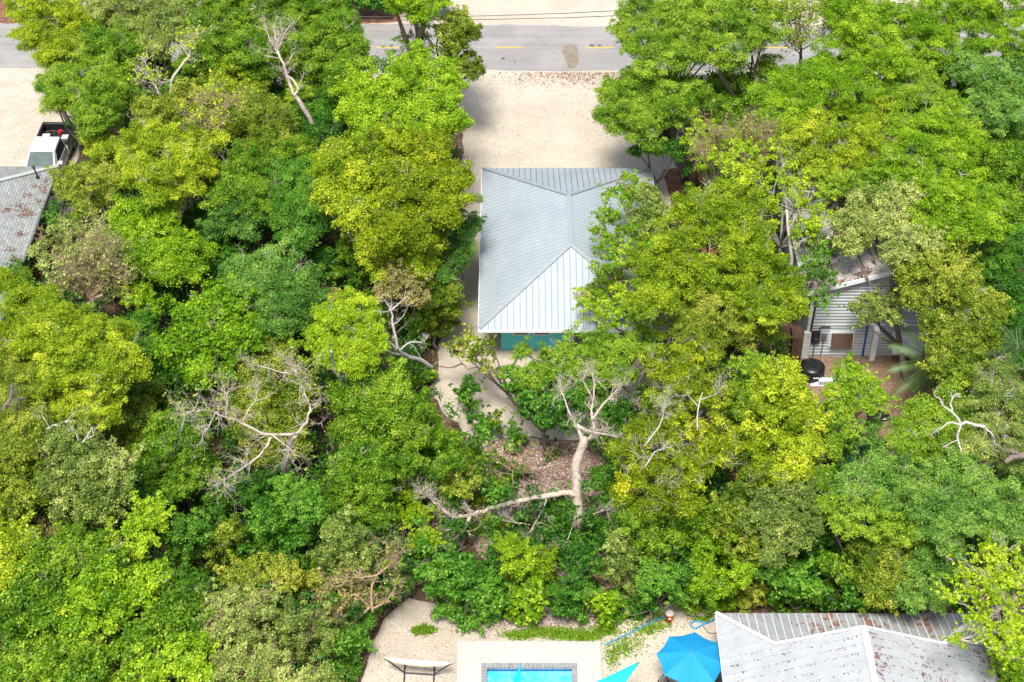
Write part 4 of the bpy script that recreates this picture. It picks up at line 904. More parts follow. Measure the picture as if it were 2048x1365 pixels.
O('dark green tree in shade under the knobbly crown', 'DG', 3.6, '390 790 45;340 740 40;310 700 35;420 800 45;280 660 32;350 800 30', mound=True)
F('upper of the large yellow green feathery trees at the left edge', 'YG', 6.6, '45 620 52;95 640 45;20 670 45;130 690 50;70 690 50;90 600 30;20 560 30', tintc=.30)
F('broad yellow green feathery tree with a level crown, left of the dark gap', 'YG', 6.8, '190 700 58;240 720 45;160 740 50;215 755 42;145 660 38;265 735 28;115 760 40;185 640 30;230 665 35', tintc=.38)
F('golden green feathery tree over the broken grey limb at the left edge', 'YG', 6.0, '190 815 45;150 800 40;110 820 32;210 835 30;130 840 26', tintc=.5)
F('olive green tree hugging the left edge below the feathery crowns', 'OL', 6.0, '35 770 50;20 830 40;70 790 45;60 850 40;20 720 40;40 900 40', tintc=.55)
O('grey green round tree with a tall oval crown in the lower left', 'SG', 6.6, '165 920 60;130 895 42;215 935 50;180 985 55;120 960 38;245 965 30;195 1030 45;230 1000 40;130 1010 30;160 870 28', tintc=.42, mound=.6)
O('light green small tree clinging to the right of the tall oval crown', 'LG', 4.6, '300 1025 32;285 1060 34;275 1095 28;310 1050 26', tintc=.7)
O('mid green rounded tree under the leafless branches, left of centre', 'MG', 4.8, '365 890 50;335 905 42;385 940 45;350 970 40;340 860 32;395 870 30;310 930 26', tintc=.35, mound=.6)
O('olive bushy tree filling in behind the leafless branches', 'OL', 4.7, '560 735 48;500 755 48;600 790 38;530 800 48;580 850 40;510 850 42;550 900 42;490 800 35;530 700 35;590 900 30', tintc=.5, cover=.95, mound=.6)
F('yellow green airy tree with a pale forked stem left of the gravel drive', 'BL', 6.6, '680 655 52;720 625 42;740 680 42;665 710 42;640 680 30;715 725 38;700 605 28;650 640 32', tintc=.28, bark='barkw', cover=.9)
O('large mid green dense tree left of the small gravel clearing', 'MG', 5.7, '750 820 62;705 805 45;800 845 48;755 885 52;700 860 40;825 820 36;780 775 42;735 765 36;830 870 32', tintc=.55, mound=.6)
F('light green low tree at the left edge of the gravel clearing', 'LG', 3.5, '868 862 32;905 905 40;860 910 38;930 935 32;895 935 38;845 850 28', tintc=.4, cover=.9, mound=True)
O('bright round leaved tree with a cauliflower crown over the driveway', 'LG', 7.4, '750 205 55;715 175 38;800 165 52;870 165 45;860 235 50;740 250 42;835 130 36;890 205 34;800 225 52;700 225 28;895 170 25;845 275 30;920 245 18', tintc=.55)
O('lime yellow tree standing left of the golden crown above the metal roof', 'YG', 7.3, '690 325 52;745 300 45;665 350 40;720 370 50;770 280 36;660 395 32;715 425 40;760 345 42', tintc=.42)
O('largest golden crown left of the metal roof', 'GY', 7.6, '830 320 50;875 345 48;905 385 36;830 390 55;880 425 38;780 430 50;795 360 42;870 290 30;925 360 18;770 480 42;830 465 42', tintc=.32)
O('golden green low crown under the largest golden crown', 'YG', 5.4, '745 500 45;790 530 40;715 470 34;830 520 42;775 560 32;860 490 30', tintc=.3)
F('dark blue green feathery tree brushing the left eave of the metal roof', 'BG', 4.6, '905 470 38;935 455 26;900 520 34;928 505 24;885 555 25;950 460 16', tintc=.35, cover=.85)
O('olive bushy tree at the left edge of the narrow gravel strip', 'OL', 4.3, '870 600 44;840 640 42;875 650 32;850 560 36;895 575 24;900 620 20;835 680 26', tintc=.35, mound=True)
O('tawny sparse crown above the pale leaning branches', 'BR', 5.4, '790 565 34;760 590 24;830 590 26;770 550 22', tintc=.55, cover=.8)
O('small tawny shrub left of the airy yellow green tree', 'BR', 4.2, '655 608 22;665 590 15', tintc=.7, group='shrubs of the understory')
O('shaded green tree on the mulch left of the narrow gravel strip', 'MG', 3.6, '730 540 38;700 500 28;760 620 36;800 650 34;660 540 25', tintc=.3, mound=True)
F('lime green tree crown with a stout mottled trunk at the top of the driveway', 'LG', 8.0, '820 10 35;850 25 32;800 -15 35;860 -10 30;790 15 18', tintc=.4, base=(836, 205), bark='barkp', tr=.36)
O('olive rounded crown standing before the far road', 'OL', 6.6, '905 45 33;935 70 30;905 90 26;925 45 24;880 60 14', tintc=.4, base=(880, 190))
O('sparse olive crown hanging over the near road edge', 'OL', 5.4, '935 125 28;910 135 24;955 140 18;900 105 20;945 150 16', tintc=.2, cover=.75, base=(880, 200))
F('thin green crown with bare twigs left of the mottled trunk', 'MG', 5.2, '800 95 22;815 75 18;785 115 16;860 80 20;870 105 18', tintc=.4, cover=.55, twig=3, spec='wispy')
H('red brown and green hedge beyond the far verge', 'DG', 1.4, '700 5 30;740 0 30;770 10 20;850 5 30;880 0 18')
# --- top right
F('large bright green tree overhanging the far road', 'MG', 8.0, '1290 25 50;1340 55 55;1262 60 32;1395 45 58;1300 100 45;1370 105 50;1440 55 50;1430 105 40;1290 140 30;1335 130 30;1250 20 26;1400 10 50', tintc=.68)
F('green tree leaning left over the gravel beyond the metal roof', 'MG', 6.2, '1300 195 58;1245 200 42;1215 225 26;1280 235 45;1350 180 42;1260 165 30;1225 175 20;1390 190 38;1300 280 26;1230 250 20;1350 230 35', tintc=.55, base=(1375, 350), bark='barkg', tr=.22)
F('dark hanging foliage tree at the far corner of the metal roof', 'DG', 4.0, '1300 285 30;1270 300 16;1325 300 22;1310 255 25;1350 300 28', tintc=.5)
F('bright feathery tree next to the leafless twigs at the top', 'MG', 7.8, '1495 25 45;1530 60 42;1500 85 35;1540 10 45;1460 120 26', tintc=.6)
F('lime tree at the top right of the leafless twigs', 'LG', 8.0, '1700 40 55;1750 20 50;1670 15 42;1740 85 50;1800 55 50;1690 90 35;1780 120 40', tintc=.35)
F('broad lime green crown filling the top right corner', 'LG', 8.0, '1880 40 55;1940 25 50;2010 30 52;1950 90 50;1880 100 42;2030 90 46;1850 60 35', tintc=.30)
F('lime tree with level crown right of the pale stump gap', 'LG', 7.2, '1640 175 52;1585 190 45;1555 230 40;1695 195 48;1720 155 42;1535 195 32;1650 130 30;1600 240 40', tintc=.4)
F('yellow lime crown above the rust streaked roof', 'YG', 7.0, '1620 260 50;1675 290 50;1730 265 42;1710 325 40;1640 330 36;1760 225 42;1765 310 34;1580 280 35', tintc=.4, base=(1535, 470))
F('mid green crown in the centre of the right hand canopy', 'MG', 7.0, '1825 165 50;1790 140 40;1865 205 42;1800 195 40;1830 120 40', tintc=.6)
F('soft blue green crown along the upper right edge', 'BG', 7.2, '1970 165 52;2030 180 46;1935 135 40;2010 240 44;2040 130 35;1960 220 35', tintc=.7)
F('bright lime crown with white twigs in the right hand canopy', 'LG', 7.6, '1850 265 52;1910 250 45;1820 310 50;1890 320 50;1940 295 40;1845 365 40;1800 260 36;1920 350 38', tintc=.52, bark='barkw', twig=2)
O('mid green shaded crown at the right edge below the blue green one', 'MG', 5.6, '1985 310 46;2025 340 45;1970 370 40;2035 410 40;2020 290 35', tintc=.4)
F('rounded light green crown standing forward in the right canopy', 'LG', 7.6, '1905 410 52;1960 400 42;1985 455 36;1905 460 42;1860 425 36;1945 450 42;1990 420 30;1870 385 30', tintc=.45, base=(1990, 640))
S('open tree with bright lime leaf tufts and rusty twigs left of the rusted roof', 'BL', 6.6, '1440 290 45;1490 320 45;1400 260 26;1470 355 40;1540 300 35;1500 270 35;1380 290 22;1420 330 30', cover=1.2, twig=6, tintc=.3, bark='barkp')
S('open tree with bright lime leaf tufts in front of the rusted roof', 'BL', 6.2, '1550 370 42;1590 420 40;1620 385 30;1520 400 35;1610 460 32;1570 330 32;1640 430 24', cover=1.1, twig=5, tintc=.35, bark='barkw', base=(1545, 560))
F('sage yellow tree with fine pale twigs in front of the gable', 'SG', 7.2, '1700 490 30;1690 450 26;1820 400 28;1755 425 45;1790 460 42;1720 410 26;1825 450 34;1855 490 32;1800 510 36;1735 465 36;1770 395 26;1710 440 24', tintc=.6, twig=3, spec='round', base=(1815, 765))
O('olive tree with a tall ragged crown over the gable', 'OL', 6.8, '1875 550 45;1915 590 48;1858 588 34;1825 545 28;1895 510 36;1935 560 35', tintc=.55)
O('olive green tree with a tall ragged crown right of the palm', 'OL', 6.0, '1960 640 45;1905 670 44;1868 645 34;1935 710 42;1985 610 30;1830 600 24;1890 730 42;1980 670 28;1930 750 32;1880 700 26', tintc=.45)
O('sage green bough hanging before the pale siding', 'SG', 4.6, '1738 605 22;1710 616 14;1762 628 22;1730 640 16;1790 600 22;1785 636 20', tintc=.35, base=(1840, 740))
O('dark green tree in the shade at the right edge', 'DG', 4.2, '1995 530 36;2030 570 36;2025 620 32;1985 490 30;2030 500 34;1990 570 30', tintc=.5)
F('broad golden olive tree right of the metal roof, its upper crown', 'YG', 7.2, '1415 450 60;1360 460 42;1470 440 48;1510 480 42;1390 410 40;1440 395 40;1340 490 36;1485 500 42;1500 420 26', tintc=.22)
F('broad golden olive tree right of the metal roof, its lower crown', 'YG', 6.4, '1290 560 34;1295 610 34;1280 520 24;1400 545 58;1460 560 56;1530 540 48;1570 590 40;1345 560 46;1320 520 36;1510 610 46;1305 560 26;1590 620 24;1330 600 36;1545 640 34', tintc=.20)
F('olive green tree under the golden crowns near the brown cabinets', 'OL', 5.0, '1440 640 50;1490 660 44;1390 630 44;1410 680 40;1540 665 26;1360 655 30', tintc=.5)
S('slender green tree with pinkish branches over the ridge of the metal roof', 'LG', 5.8, '1240 395 38;1215 440 28;1255 360 22;1215 500 32;1200 470 20;1262 470 30;1250 520 30;1275 385 22;1205 545 22;1285 500 30', cover=1.6, twig=4, bark='barkp', tintc=.3, base=(1375, 560))
O('small grey green tree at the right end of the metal roof', 'SG', 5.6, '1298 395 26;1310 430 28;1280 440 24;1325 450 20;1300 470 25', tintc=.25, base=(1365, 500))
S('thin lime tree with bare twigs over the white roof slope', 'LG', 4.2, '1200 585 34;1235 600 38;1265 640 36;1175 620 26;1225 560 26;1160 590 20;1290 600 32;1300 640 30;1215 635 30', cover=1.5, twig=4, bark='barkp', tintc=.55, base=(1360, 700))
F('feathery green tree below the near eave of the metal roof', 'MG', 4.2, '1150 715 42;1095 725 32;1200 700 40;1245 705 42;1045 705 12;1120 745 40;1185 745 42;1070 755 32;1240 750 36;1290 690 34', tintc=.62, base=(1230, 840))
Bd('dark glossy broad leaved tree with pale gravel showing through it', 'DG', 3.6, '1080 790 36;1040 770 28;1100 830 34;1020 745 18;1055 815 26;1120 800 28;1135 850 22', tintc=.45, cover=.8)
Bd('olive glossy bough reaching over the gravel at the turquoise corner', 'OL', 3.4, '940 695 28;915 690 18;960 712 26;985 695 14;905 705 12;1000 745 14;975 740 14', tintc=.35, cover=.6, base=(1060, 840))
O('dark green shaded tree behind the large pale trunk', 'DG', 3.8, '1215 825 42;1160 800 34;1250 860 34;1200 870 30;1180 760 30;1240 910 30;1210 950 26', tintc=.6, cover=.8, mound=True)
F('golden tree with fine grey twigs, upper part right of the pale trunk', 'GY', 6.0, '1325 740 42;1375 710 36;1405 750 42;1370 790 46;1310 800 36;1420 800 34;1400 700 25;1385 670 18', cover=.85, twig=4, spec='wispy', tintc=.22, dens=1.6)
F('golden yellow tree with drooping sprays right of the pale trunk', 'GY', 5.4, '1310 880 50;1370 870 52;1425 865 42;1270 930 40;1340 940 50;1405 930 45;1450 905 28;1250 985 34;1310 1000 42;1380 990 42;1270 870 28;1230 900 18', cover=.9, twig=4, spec='wispy', tintc=.28, dens=1.6)
O('very dense light green tree with a smooth oval crown', 'YG', 6.4, '1545 765 50;1590 790 42;1545 830 58;1600 845 46;1555 895 55;1610 900 36;1540 945 45;1590 935 38;1630 870 24;1575 740 26;1575 975 28', tintc=.55, mound=.6)
O('darker green dense tree left of the smooth oval crown', 'MG', 5.9, '1495 755 36;1480 800 32;1500 830 34;1495 880 32;1510 720 22;1500 930 34', tintc=.6, mound=.6)
F('small bright feathery tree in the wood chip yard', 'LG', 4.4, '1695 760 32;1735 775 28;1670 785 26;1755 800 22;1710 800 30;1690 735 16;1740 815 20', tintc=.45, bark='barkw', twig=2)
O('rounded green tree left of the black tarp bundle', 'MG', 4.6, '1665 830 32;1645 870 32;1680 860 28;1660 900 25;1690 830 20', tintc=.65)
F('grey green wispy tree above the green canopy', 'BG', 3.4, '1730 870 28;1705 890 22;1755 890 22;1745 850 18', tintc=.6, cover=.8)
F('soft green tree whose crown holds the bleached antler like branch', 'MG', 6.0, '1845 830 42;1885 870 48;1815 860 30;1930 840 42;1870 920 46;1820 900 36;1900 800 30', tintc=.65)
F('pale green tree with white twigs at the right edge', 'SG', 6.6, '1980 800 45;2030 810 42;1975 860 45;2025 880 42;1950 900 36;1995 750 36;2035 930 36', tintc=.35, bark='barkw', twig=5)
F('soft green tree right of the green peaked canopy', 'BG', 5.6, '1760 940 45;1810 960 45;1720 970 38;1770 990 42;1690 990 30;1840 1000 42;1700 940 20', tintc=.75)
F('wide soft green tree in the lower right canopy', 'BG', 6.0, '1910 960 50;1960 980 48;1930 1030 50;1870 1030 45;2010 1000 42;1985 1050 45;2030 1050 38;1900 1080 42', tintc=.72)
F('light green crown fringe above the dark hollow, lower right', 'MG', 5.0, '1730 1040 42;1690 1040 32;1780 1050 40;1820 1060 36;1660 1010 28;1650 960 24', tintc=.7)
O('sage olive tree below the smooth oval crown', 'SG', 4.8, '1560 1010 45;1600 1040 42;1525 1045 40;1575 1075 40;1610 1000 28;1550 1110 28;1620 1060 22', tintc=.25)
O('olive green tree at the left foot of the smooth oval crown', 'OL', 4.4, '1480 1000 40;1450 1040 36;1500 960 28;1500 1060 30', tintc=.4)
# --- lower middle right belt
O('green tree in the belt directly below the golden sprays', 'MG', 4.2, '1290 1080 45;1330 1060 45;1270 1040 32;1350 1110 40;1300 1130 38;1250 1075 26', tintc=.55, mound=True)
O('yellow green tree in the belt left of the sage olive tree', 'LG', 4.2, '1400 1070 45;1450 1085 42;1380 1040 36;1430 1120 40;1470 1050 30', tintc=.22, mound=True)
O('sage green drooping tree beside the fallen pinkish branches', 'SG', 3.6, '1240 1120 34;1250 1160 32;1230 1090 24;1260 1195 24;1225 1145 20', tintc=.45, mound=True)
O('deep green bushy tree above the orange bucket', 'DG', 3.0, '1310 1165 36;1350 1160 36;1295 1200 28;1350 1190 22;1270 1215 26', tintc=.7, mound=True)
O('light green tree above the blue hose', 'LG', 3.2, '1400 1160 38;1440 1170 36;1380 1200 32;1420 1205 30;1460 1200 26;1480 1150 30', tintc=.25, mound=True)
O('ragged green tree with a hanging branch above the white roof corner', 'OL', 3.8, '1500 1130 34;1520 1170 32;1490 1190 32;1530 1200 26;1500 1100 24', tintc=.6, mound=True)
Bd('saturated green broad leaved shrub behind the left end of the white roof', 'DG', 3.2, '1590 1160 40;1560 1180 30;1620 1180 32;1590 1200 32;1540 1150 24', tintc=.75, mound=True)
O('green tree over the middle of the blotched roof skirt', 'MG', 3.4, '1685 1150 32;1660 1130 26;1700 1180 26;1670 1180 26;1640 1200 24', tintc=.45, mound=True)
O('olive tree behind the rust blotches of the roof', 'OL', 4.0, '1750 1110 40;1790 1100 40;1740 1150 36;1780 1150 38;1820 1080 34;1755 1190 32;1800 1180 28', tintc=.40)
Bd('deep green shrub in the dark hollow left of the olive tree', 'DG', 2.6, '1650 1090 36;1610 1110 26;1700 1100 30;1720 1200 28;1650 1050 32', tintc=.3)
F('blue green feathery tree behind the right end of the roof', 'BG', 4.6, '1860 1120 42;1840 1165 36;1890 1160 36;1820 1200 30;1900 1110 34;1870 1200 32', tintc=.6)
S('lime green tree with leaf tufts on curved branches over the roof corner', 'BL', 6.4, '1955 1175 42;2005 1130 45;1925 1155 26;2030 1170 36;2000 1220 42;1955 1250 30;2030 1260 36;1905 1190 20;2010 1290 34;1920 1280 18;1975 1100 22', cover=1.6, twig=5, tintc=.32, base=(2042, 1330))
O('low green tree at the bottom right corner of the picture', 'LG', 3.2, '2020 1330 34;2000 1300 28;2040 1290 28;2030 1365 32', tintc=.2)
# --- lower middle
Bd('dark glossy rounded tree left of the pool deck', 'DG', 2.9, '915 1150 45;880 1170 36;955 1180 42;900 1210 34;945 1225 36;1000 1195 32;860 1150 25;990 1225 24', tintc=.72, mound=True)
O('yellow green bushy tree above the middle of the pool deck', 'BL', 3.6, '1035 1120 36;1015 1100 22;1080 1135 36;1050 1165 32;1090 1165 28;1020 1150 22', tintc=.08, mound=True)
Bd('bright green lower shrub under the yellow green bushy tree', 'LG', 2.0, '1050 1205 32;1030 1225 24;1070 1180 25;1060 1235 18', tintc=.2, mound=True)
O('dark low shrub right of the stony gap above the pool', 'DG', 2.0, '1130 1205 34;1155 1225 26;1165 1180 28;1120 1180 24', tintc=.55, mound=True)
Bd('bright green shrub at the upper right corner of the pool deck', 'LG', 2.0, '1205 1215 28;1215 1240 22;1190 1195 18;1225 1200 18', tintc=.2, mound=True)
O('dark grey green small tree below the large pale trunk', 'DG', 2.6, '1160 1105 32;1140 1130 24;1180 1130 26;1150 1160 20', tintc=.25, cover=.8)
O('tall oval mid green tree in the centre of the lower wood', 'MG', 5.6, '715 955 50;690 945 34;750 985 42;685 1000 36;720 1020 38;740 930 38;765 1030 30;700 915 28', tintc=.38, mound=.6)
O('sage green tree below the tall oval tree', 'SG', 4.6, '690 1080 40;670 1060 28;715 1105 36;735 1130 30;680 1130 34;655 1110 24', tintc=.28, mound=.6)
O('bright lime green upright tree beside the spread dead bough', 'BL', 2.4, '820 990 22;800 1035 20;835 1035 26;855 1075 28;825 1010 20;840 1090 18;890 1020 20', tintc=.1)
O('small olive gold tree above the dead bough', 'OL', 3.2, '905 960 26;930 950 24;895 985 20;925 980 20', tintc=.6)
O('mid green tree in shade between the oval tree and the gravel', 'MG', 4.4, '850 960 34;810 930 36;870 1000 30;900 930 30;940 960 25;790 960 30', tintc=.3, mound=True)
O('dark green bushy tree in the lower wood left of the oval tree', 'DG', 4.4, '560 1070 50;600 1060 38;535 1035 36;590 1105 34;620 1085 26;545 1110 32', tintc=.62, mound=True)
O('brighter green tree in the lower wood under the leafless branches', 'DG', 4.8, '590 1005 34;625 1020 26;570 980 28;610 980 24', tintc=.85)
O('dark green tree left of the leafless branches foot', 'DG', 3.8, '500 985 38;480 1030 36;460 985 30;520 1020 30;440 1010 28', tintc=.5, mound=True)
O('deep saturated green tree on the right of the black hollow', 'DG', 3.6, '375 1065 38;390 1100 34;355 1090 28;400 1130 26;410 1070 24', tintc=.75, mound=True)
O('brown olive shrubby tree right of the black hollow', 'OL', 3.4, '440 1095 36;470 1120 32;430 1130 26;455 1070 26', tintc=.3, mound=True)
O('green olive shrub in the lower wood above the grey sage shrubs', 'OL', 2.8, '560 1150 40;510 1150 36;600 1170 30;470 1170 34;540 1190 30;640 1160 25', tintc=.75, mound=True)
S('rust tinged twiggy shrub left of the small fan palm', 'BR', 2.8, '690 1180 40;725 1200 30;660 1190 30;700 1230 34;640 1210 26;735 1240 22', cover=1.5, twig=5, tintc=.6, bark='barkp', mound=True)
O('bright green low shrub at the left of the rust tinged shrub', 'BL', 2.2, '640 1145 24;610 1150 20;665 1140 20;700 1135 14', tintc=.15, cover=.8, mound=True)
O('dark green undershrub along the left edge of the hammock yard', 'DG', 1.4, '710 1260 30;725 1290 22;700 1310 24;730 1240 22;700 1345 26', tintc=.7, mound=True)
H('small dark shrub under the rust tinged branches', 'DG', 1.2, '760 1200 22;740 1220 20;770 1165 24;860 1120 24;900 1100 26')
# --- bottom left thicket of vines
V = dict(spec='vine', group='vine covered thicket')
O('vine covered mound in the thicket, top one at the left edge with golden leaves', 'YG', 4.2, '30 1105 38;15 1070 34;60 1085 30;20 1150 36;75 1120 25;45 1010 26', tintc=.5, **V)
O('vine covered mound in the thicket below the tall oval grey green crown', 'MG', 4.6, '130 1140 46;180 1120 42;100 1110 34;225 1130 40;80 1160 34;210 1090 34;150 1080 34', tintc=.5, **V)
O('vine covered mound in the thicket, left and lower, with grey green leaves', 'MG', 4.4, '55 1200 48;100 1230 45;30 1250 42;140 1200 40;70 1270 40', tintc=.25, **V)
O('vine covered mound in the thicket with the brown hollow at its right', 'LG', 4.8, '200 1180 48;250 1170 45;290 1180 38;230 1220 42;165 1240 42;310 1150 30;180 1200 40', tintc=.38, **V)
O('vine covered mound in the thicket, lowest at the left corner', 'MG', 4.0, '50 1320 46;110 1310 45;160 1300 42;90 1355 42;20 1365 40;180 1350 42;220 1330 36', tintc=.62, **V)
O('vine covered mound in the thicket between the hollow and the sage shrubs', 'MG', 4.4, '350 1180 38;340 1230 40;310 1260 38;380 1210 34;280 1290 34;360 1270 34', tintc=.32, **V)
O('vine covered mound in the thicket, bright one at the bottom edge', 'LG', 4.2, '310 1310 42;350 1330 42;280 1350 38;390 1300 34;400 1350 36;240 1290 30', tintc=.5, **V)
O('brown and green tangle between the vine mounds', 'BR', 3.0, '260 1240 34;290 1220 30;240 1270 34;70 1050 30;130 1060 30;330 1200 30', tintc=.35, cover=.7, **V)
F('fresh green fern leaved sapling in the vine thicket', 'LG', 4.8, '130 1115 20;115 1130 16;145 1105 14', tintc=.3)
S('sage grey shrub full of straw coloured stems, the upper left one at the bottom', 'SG', 4.0, '450 1215 42;490 1235 42;430 1260 38;520 1215 36;470 1275 38', spec='round', cover=.75, twig=8, tintc=.6, bark='barkp')
S('sage grey shrub full of straw coloured stems, the right one near the gravel', 'SG', 3.4, '580 1260 45;620 1290 42;550 1290 40;650 1270 32;600 1330 40;660 1320 34', spec='round', cover=.7, twig=9, tintc=.35, bark='barkp', mound=True)
S('sage grey shrub full of straw coloured stems, lowest at the bottom edge', 'SG', 3.6, '490 1310 45;450 1330 40;530 1340 42;500 1365 40;580 1365 36;650 1365 34;430 1365 34', spec='round', cover=.8, twig=8, tintc=.55, bark='barkp')
O('olive tree fringe at the left edge above the golden vine mound', 'OL', 4.6, '20 960 40;55 950 34;30 1000 32;70 990 30;10 1030 26', tintc=.4)
# --- plants on the small gravel clearing and the bed
Bd('upright shrub with large round dark leaves on the gravel clearing', 'DG', 1.5, '937 762 14 2.3;935 785 18 1.7;948 775 12 2.0;925 795 12 1.3;945 812 14 1.0', tintc=.55)
Bd('dark spreading shrub on a thin stem below the round leaved one', 'DG', 1.2, '955 842 17;975 850 14;990 852 10;940 834 10;962 862 11', tintc=.6)
O('slim sparse sapling at the gravel edge', 'OL', 1.3, '996 825 8 1.7;994 845 10 1.2;998 862 8 .8', tintc=.3, cover=.9)
O('small cone shaped green shrub at the bottom of the gravel clearing', 'DG', .8, '1025 848 9 1.4;1028 868 16 .9;1025 890 20 .5;1040 880 14 .6', tintc=.75)
H('round dark little bush on the stony bed', 'BLK', .45, '1099 905 16;1104 898 12')
H('bright green low plants at the left edge of the gravel clearing', 'LG', .9, '850 755 18;868 748 12;835 762 14', tintc=.2)
H('small dark bush under the pinkish bare branches', 'DG', .6, '1020 960 18;1040 940 16;1010 985 14;1080 1010 22;1100 1050 26;1110 1020 18', tintc=.5)
H('grey green agave like tuft beside the guy rope', 'BG', .6, '1115 1110 14;1100 1125 10', tintc=.4)

F('lime crown filling the middle of the right canopy behind the gable tree', 'LG', 6.8, '1830 420 40;1800 370 40;1850 470 36;1780 340 36;1760 370 30', tintc=.4, base=(1965, 620))
F('mid green crown between the rusted roof and the yellow lime crown', 'MG', 6.6, '1680 370 34;1720 375 32;1650 350 30;1605 320 28', tintc=.7, base=(1540, 500))
F('green crown at the right edge under the rounded light green crown', 'DG', 5.4, '1960 500 38;2000 500 34;1930 510 30;2035 470 30;1960 540 30', tintc=.75)
O('mid green tree behind the curved grey trunk near the pale gaps', 'MG', 4.6, '1420 190 34;1450 220 36;1490 180 32;1500 215 34;1530 160 26;1455 160 24', tintc=.4, cover=.8)
F('light green tree at the road verge below the leafless twigs', 'LG', 5.0, '1570 150 34;1610 160 30;1540 130 26;1640 130 28;1680 140 30', tintc=.3, cover=.8)
F('shaded green tree behind the lime crowns near the white gaps', 'MG', 5.4, '1900 170 38;1870 150 32;1840 210 36;1930 200 34;1760 190 36;1700 240 34', tintc=.3)
O('low green shrubby tree on the stony bed right of the pale trunk', 'DG', 1.8, '1215 960 26;1235 1000 30;1205 1010 22;1240 1050 26;1200 1060 22', tintc=.7, mound=True)
O('dark green shrubs mass left of the pale trunk foot', 'DG', 1.8, '1110 1020 26;1130 1060 26;1090 1060 24;1120 1000 20', tintc=.5, mound=True)
O('olive shrub between the picket fence and the horizontal bough', 'OL', 1.6, '985 1000 24;960 1010 26;1000 970 18;975 1050 24;1020 1075 24;1040 1050 18', tintc=.4, mound=True)
O('green bushes at the lower end of the gravel clearing', 'MG', 1.6, '955 915 20;985 915 16;940 940 24;1000 925 14;970 950 22', tintc=.35, mound=True)
O('dark understory tree in the black gap right of the slender trunks', 'DG', 3.2, '430 480 34;470 510 34;440 550 30;400 440 28;480 470 26;640 520 28', tintc=.45)
O('shaded olive understory tree left of the knobbly crowned one', 'OL', 3.2, '280 830 36;260 870 34;300 790 30;250 910 28;290 900 28', tintc=.2)
O('shaded green understory tree below the leaning broken limb', 'DG', 3.0, '290 960 34;310 1000 28;280 1010 26;300 930 26', tintc=.4)
S('dark thin foliaged tree hanging over the left gutter of the pale sided house', 'DG', 5.6, '1635 520 30;1620 480 26;1650 560 24;1610 550 22;1660 490 20;1640 600 22', cover=1.8, twig=4, bark='bark', base=(1560, 600), tintc=.6)
# ---- undergrowth between the trunks (uncountable)
GR = [G('905 80;1345 80;1365 330;1352 480;1345 640;1330 760;1290 850;1160 905;975 895;925 880;870 815;850 780;870 700;890 600;905 480;905 300;895 200'),
      [(-70, 88.0), (70, 86), (70, 124), (-70, 124)],
      [(-60, 93)]+G('200 120;175 260;150 340;135 400;110 520;60 560')+[(-28, 60), (-60, 60)],
      G('690 1420;725 1330;735 1290;770 1225;820 1195;1120 1175;1180 1215;1325 1205;1430 1220')+[(20, 46), (20, 30), (-8, 30)],
      G('1560 640;1640 660;1880 670;1870 800;1800 870;1790 960;1690 970;1620 940;1590 880;1540 760'),
      [(14, 63.6), (23.5, 63.6), (23.5, 78), (14, 78)], G('980 890;1220 890;1240 1000;1225 1060;980 1060')]
def inside(p, poly):
    x, y = p; c = False; n = len(poly)
    for i in range(n):
        x1, y1 = poly[i][:2]; x2, y2 = poly[(i+1) % n][:2]
        if (y1 > y) != (y2 > y) and x < (x2-x1)*(y-y1)/(y2-y1)+x1: c = not c
    return c
rng = np.random.default_rng(77); pts = []
for _ in range(8000):
    y = rng.uniform(41, 101); hw = y*.36+6; x = rng.uniform(-hw, hw)
    if any(inside((x, y), g_) for g_ in GR): continue
    pts.append((x, y, 0))
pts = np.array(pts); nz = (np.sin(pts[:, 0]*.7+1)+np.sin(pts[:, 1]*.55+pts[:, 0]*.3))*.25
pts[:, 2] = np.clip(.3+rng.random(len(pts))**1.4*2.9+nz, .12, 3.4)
half = rng.random(len(pts)) < .62  # most clumps take the darkest leaves, shade of the gaps put into colour
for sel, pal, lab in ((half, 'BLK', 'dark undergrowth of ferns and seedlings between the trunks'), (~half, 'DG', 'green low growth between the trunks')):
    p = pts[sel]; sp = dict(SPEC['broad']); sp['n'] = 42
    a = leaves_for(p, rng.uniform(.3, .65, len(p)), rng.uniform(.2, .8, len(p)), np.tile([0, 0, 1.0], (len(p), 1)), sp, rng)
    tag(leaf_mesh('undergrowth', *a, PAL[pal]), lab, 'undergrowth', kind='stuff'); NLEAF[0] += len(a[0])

# ---- palms
def fan_palm(px, py, label, nf=13, R=.75, seed=1):
    c = P(px, py, .9); r = empty('fan_palm', (c.x, c.y, 0), label, 'palm'); rng = np.random.default_rng(seed)
    m = MB(); m.tube([(0, 0, 0), (0, 0, .8)], [.09, .07], 8); m.build('trunk', M['barkd'], r)
    for k in range(nf):
        a = 2*math.pi*k/nf+rng.normal()*.15; el = rng.uniform(.1, .9); d = Vector((math.cos(a)*math.cos(el), math.sin(a)*math.cos(el), math.sin(el)))
        b0 = Vector((0, 0, .8)); hub = b0+d*.42; side = d.cross(Vector((0, 0, 1))).normalized(); up = side.cross(d); mb = MB(); mb.tube([b0, hub], .010, 4)
        for j in range(15):
            t = (j-7)/7*1.5; e = d*math.cos(t)+side*math.sin(t); tip = hub+e*R*(.85 if abs(t) < 1 else .7)*rng.uniform(.9, 1.1)+Vector((0, 0, -.18*abs(t)-.10)); q = (side*math.cos(t)-d*math.sin(t))*.028
            mid_ = hub.lerp(tip, .5)+up*.04; mb.add([hub, mid_+q, tip, mid_-q], [(0, 1, 2, 3)])
        mb.build('frond', PALM, r)
PALM = mat('palm_green', (.07,.16,.02), .5, 0, .3, 4)
PALMD = mat('dark_palm_green', (.05,.13,.02), .5, 0, .3, 4)
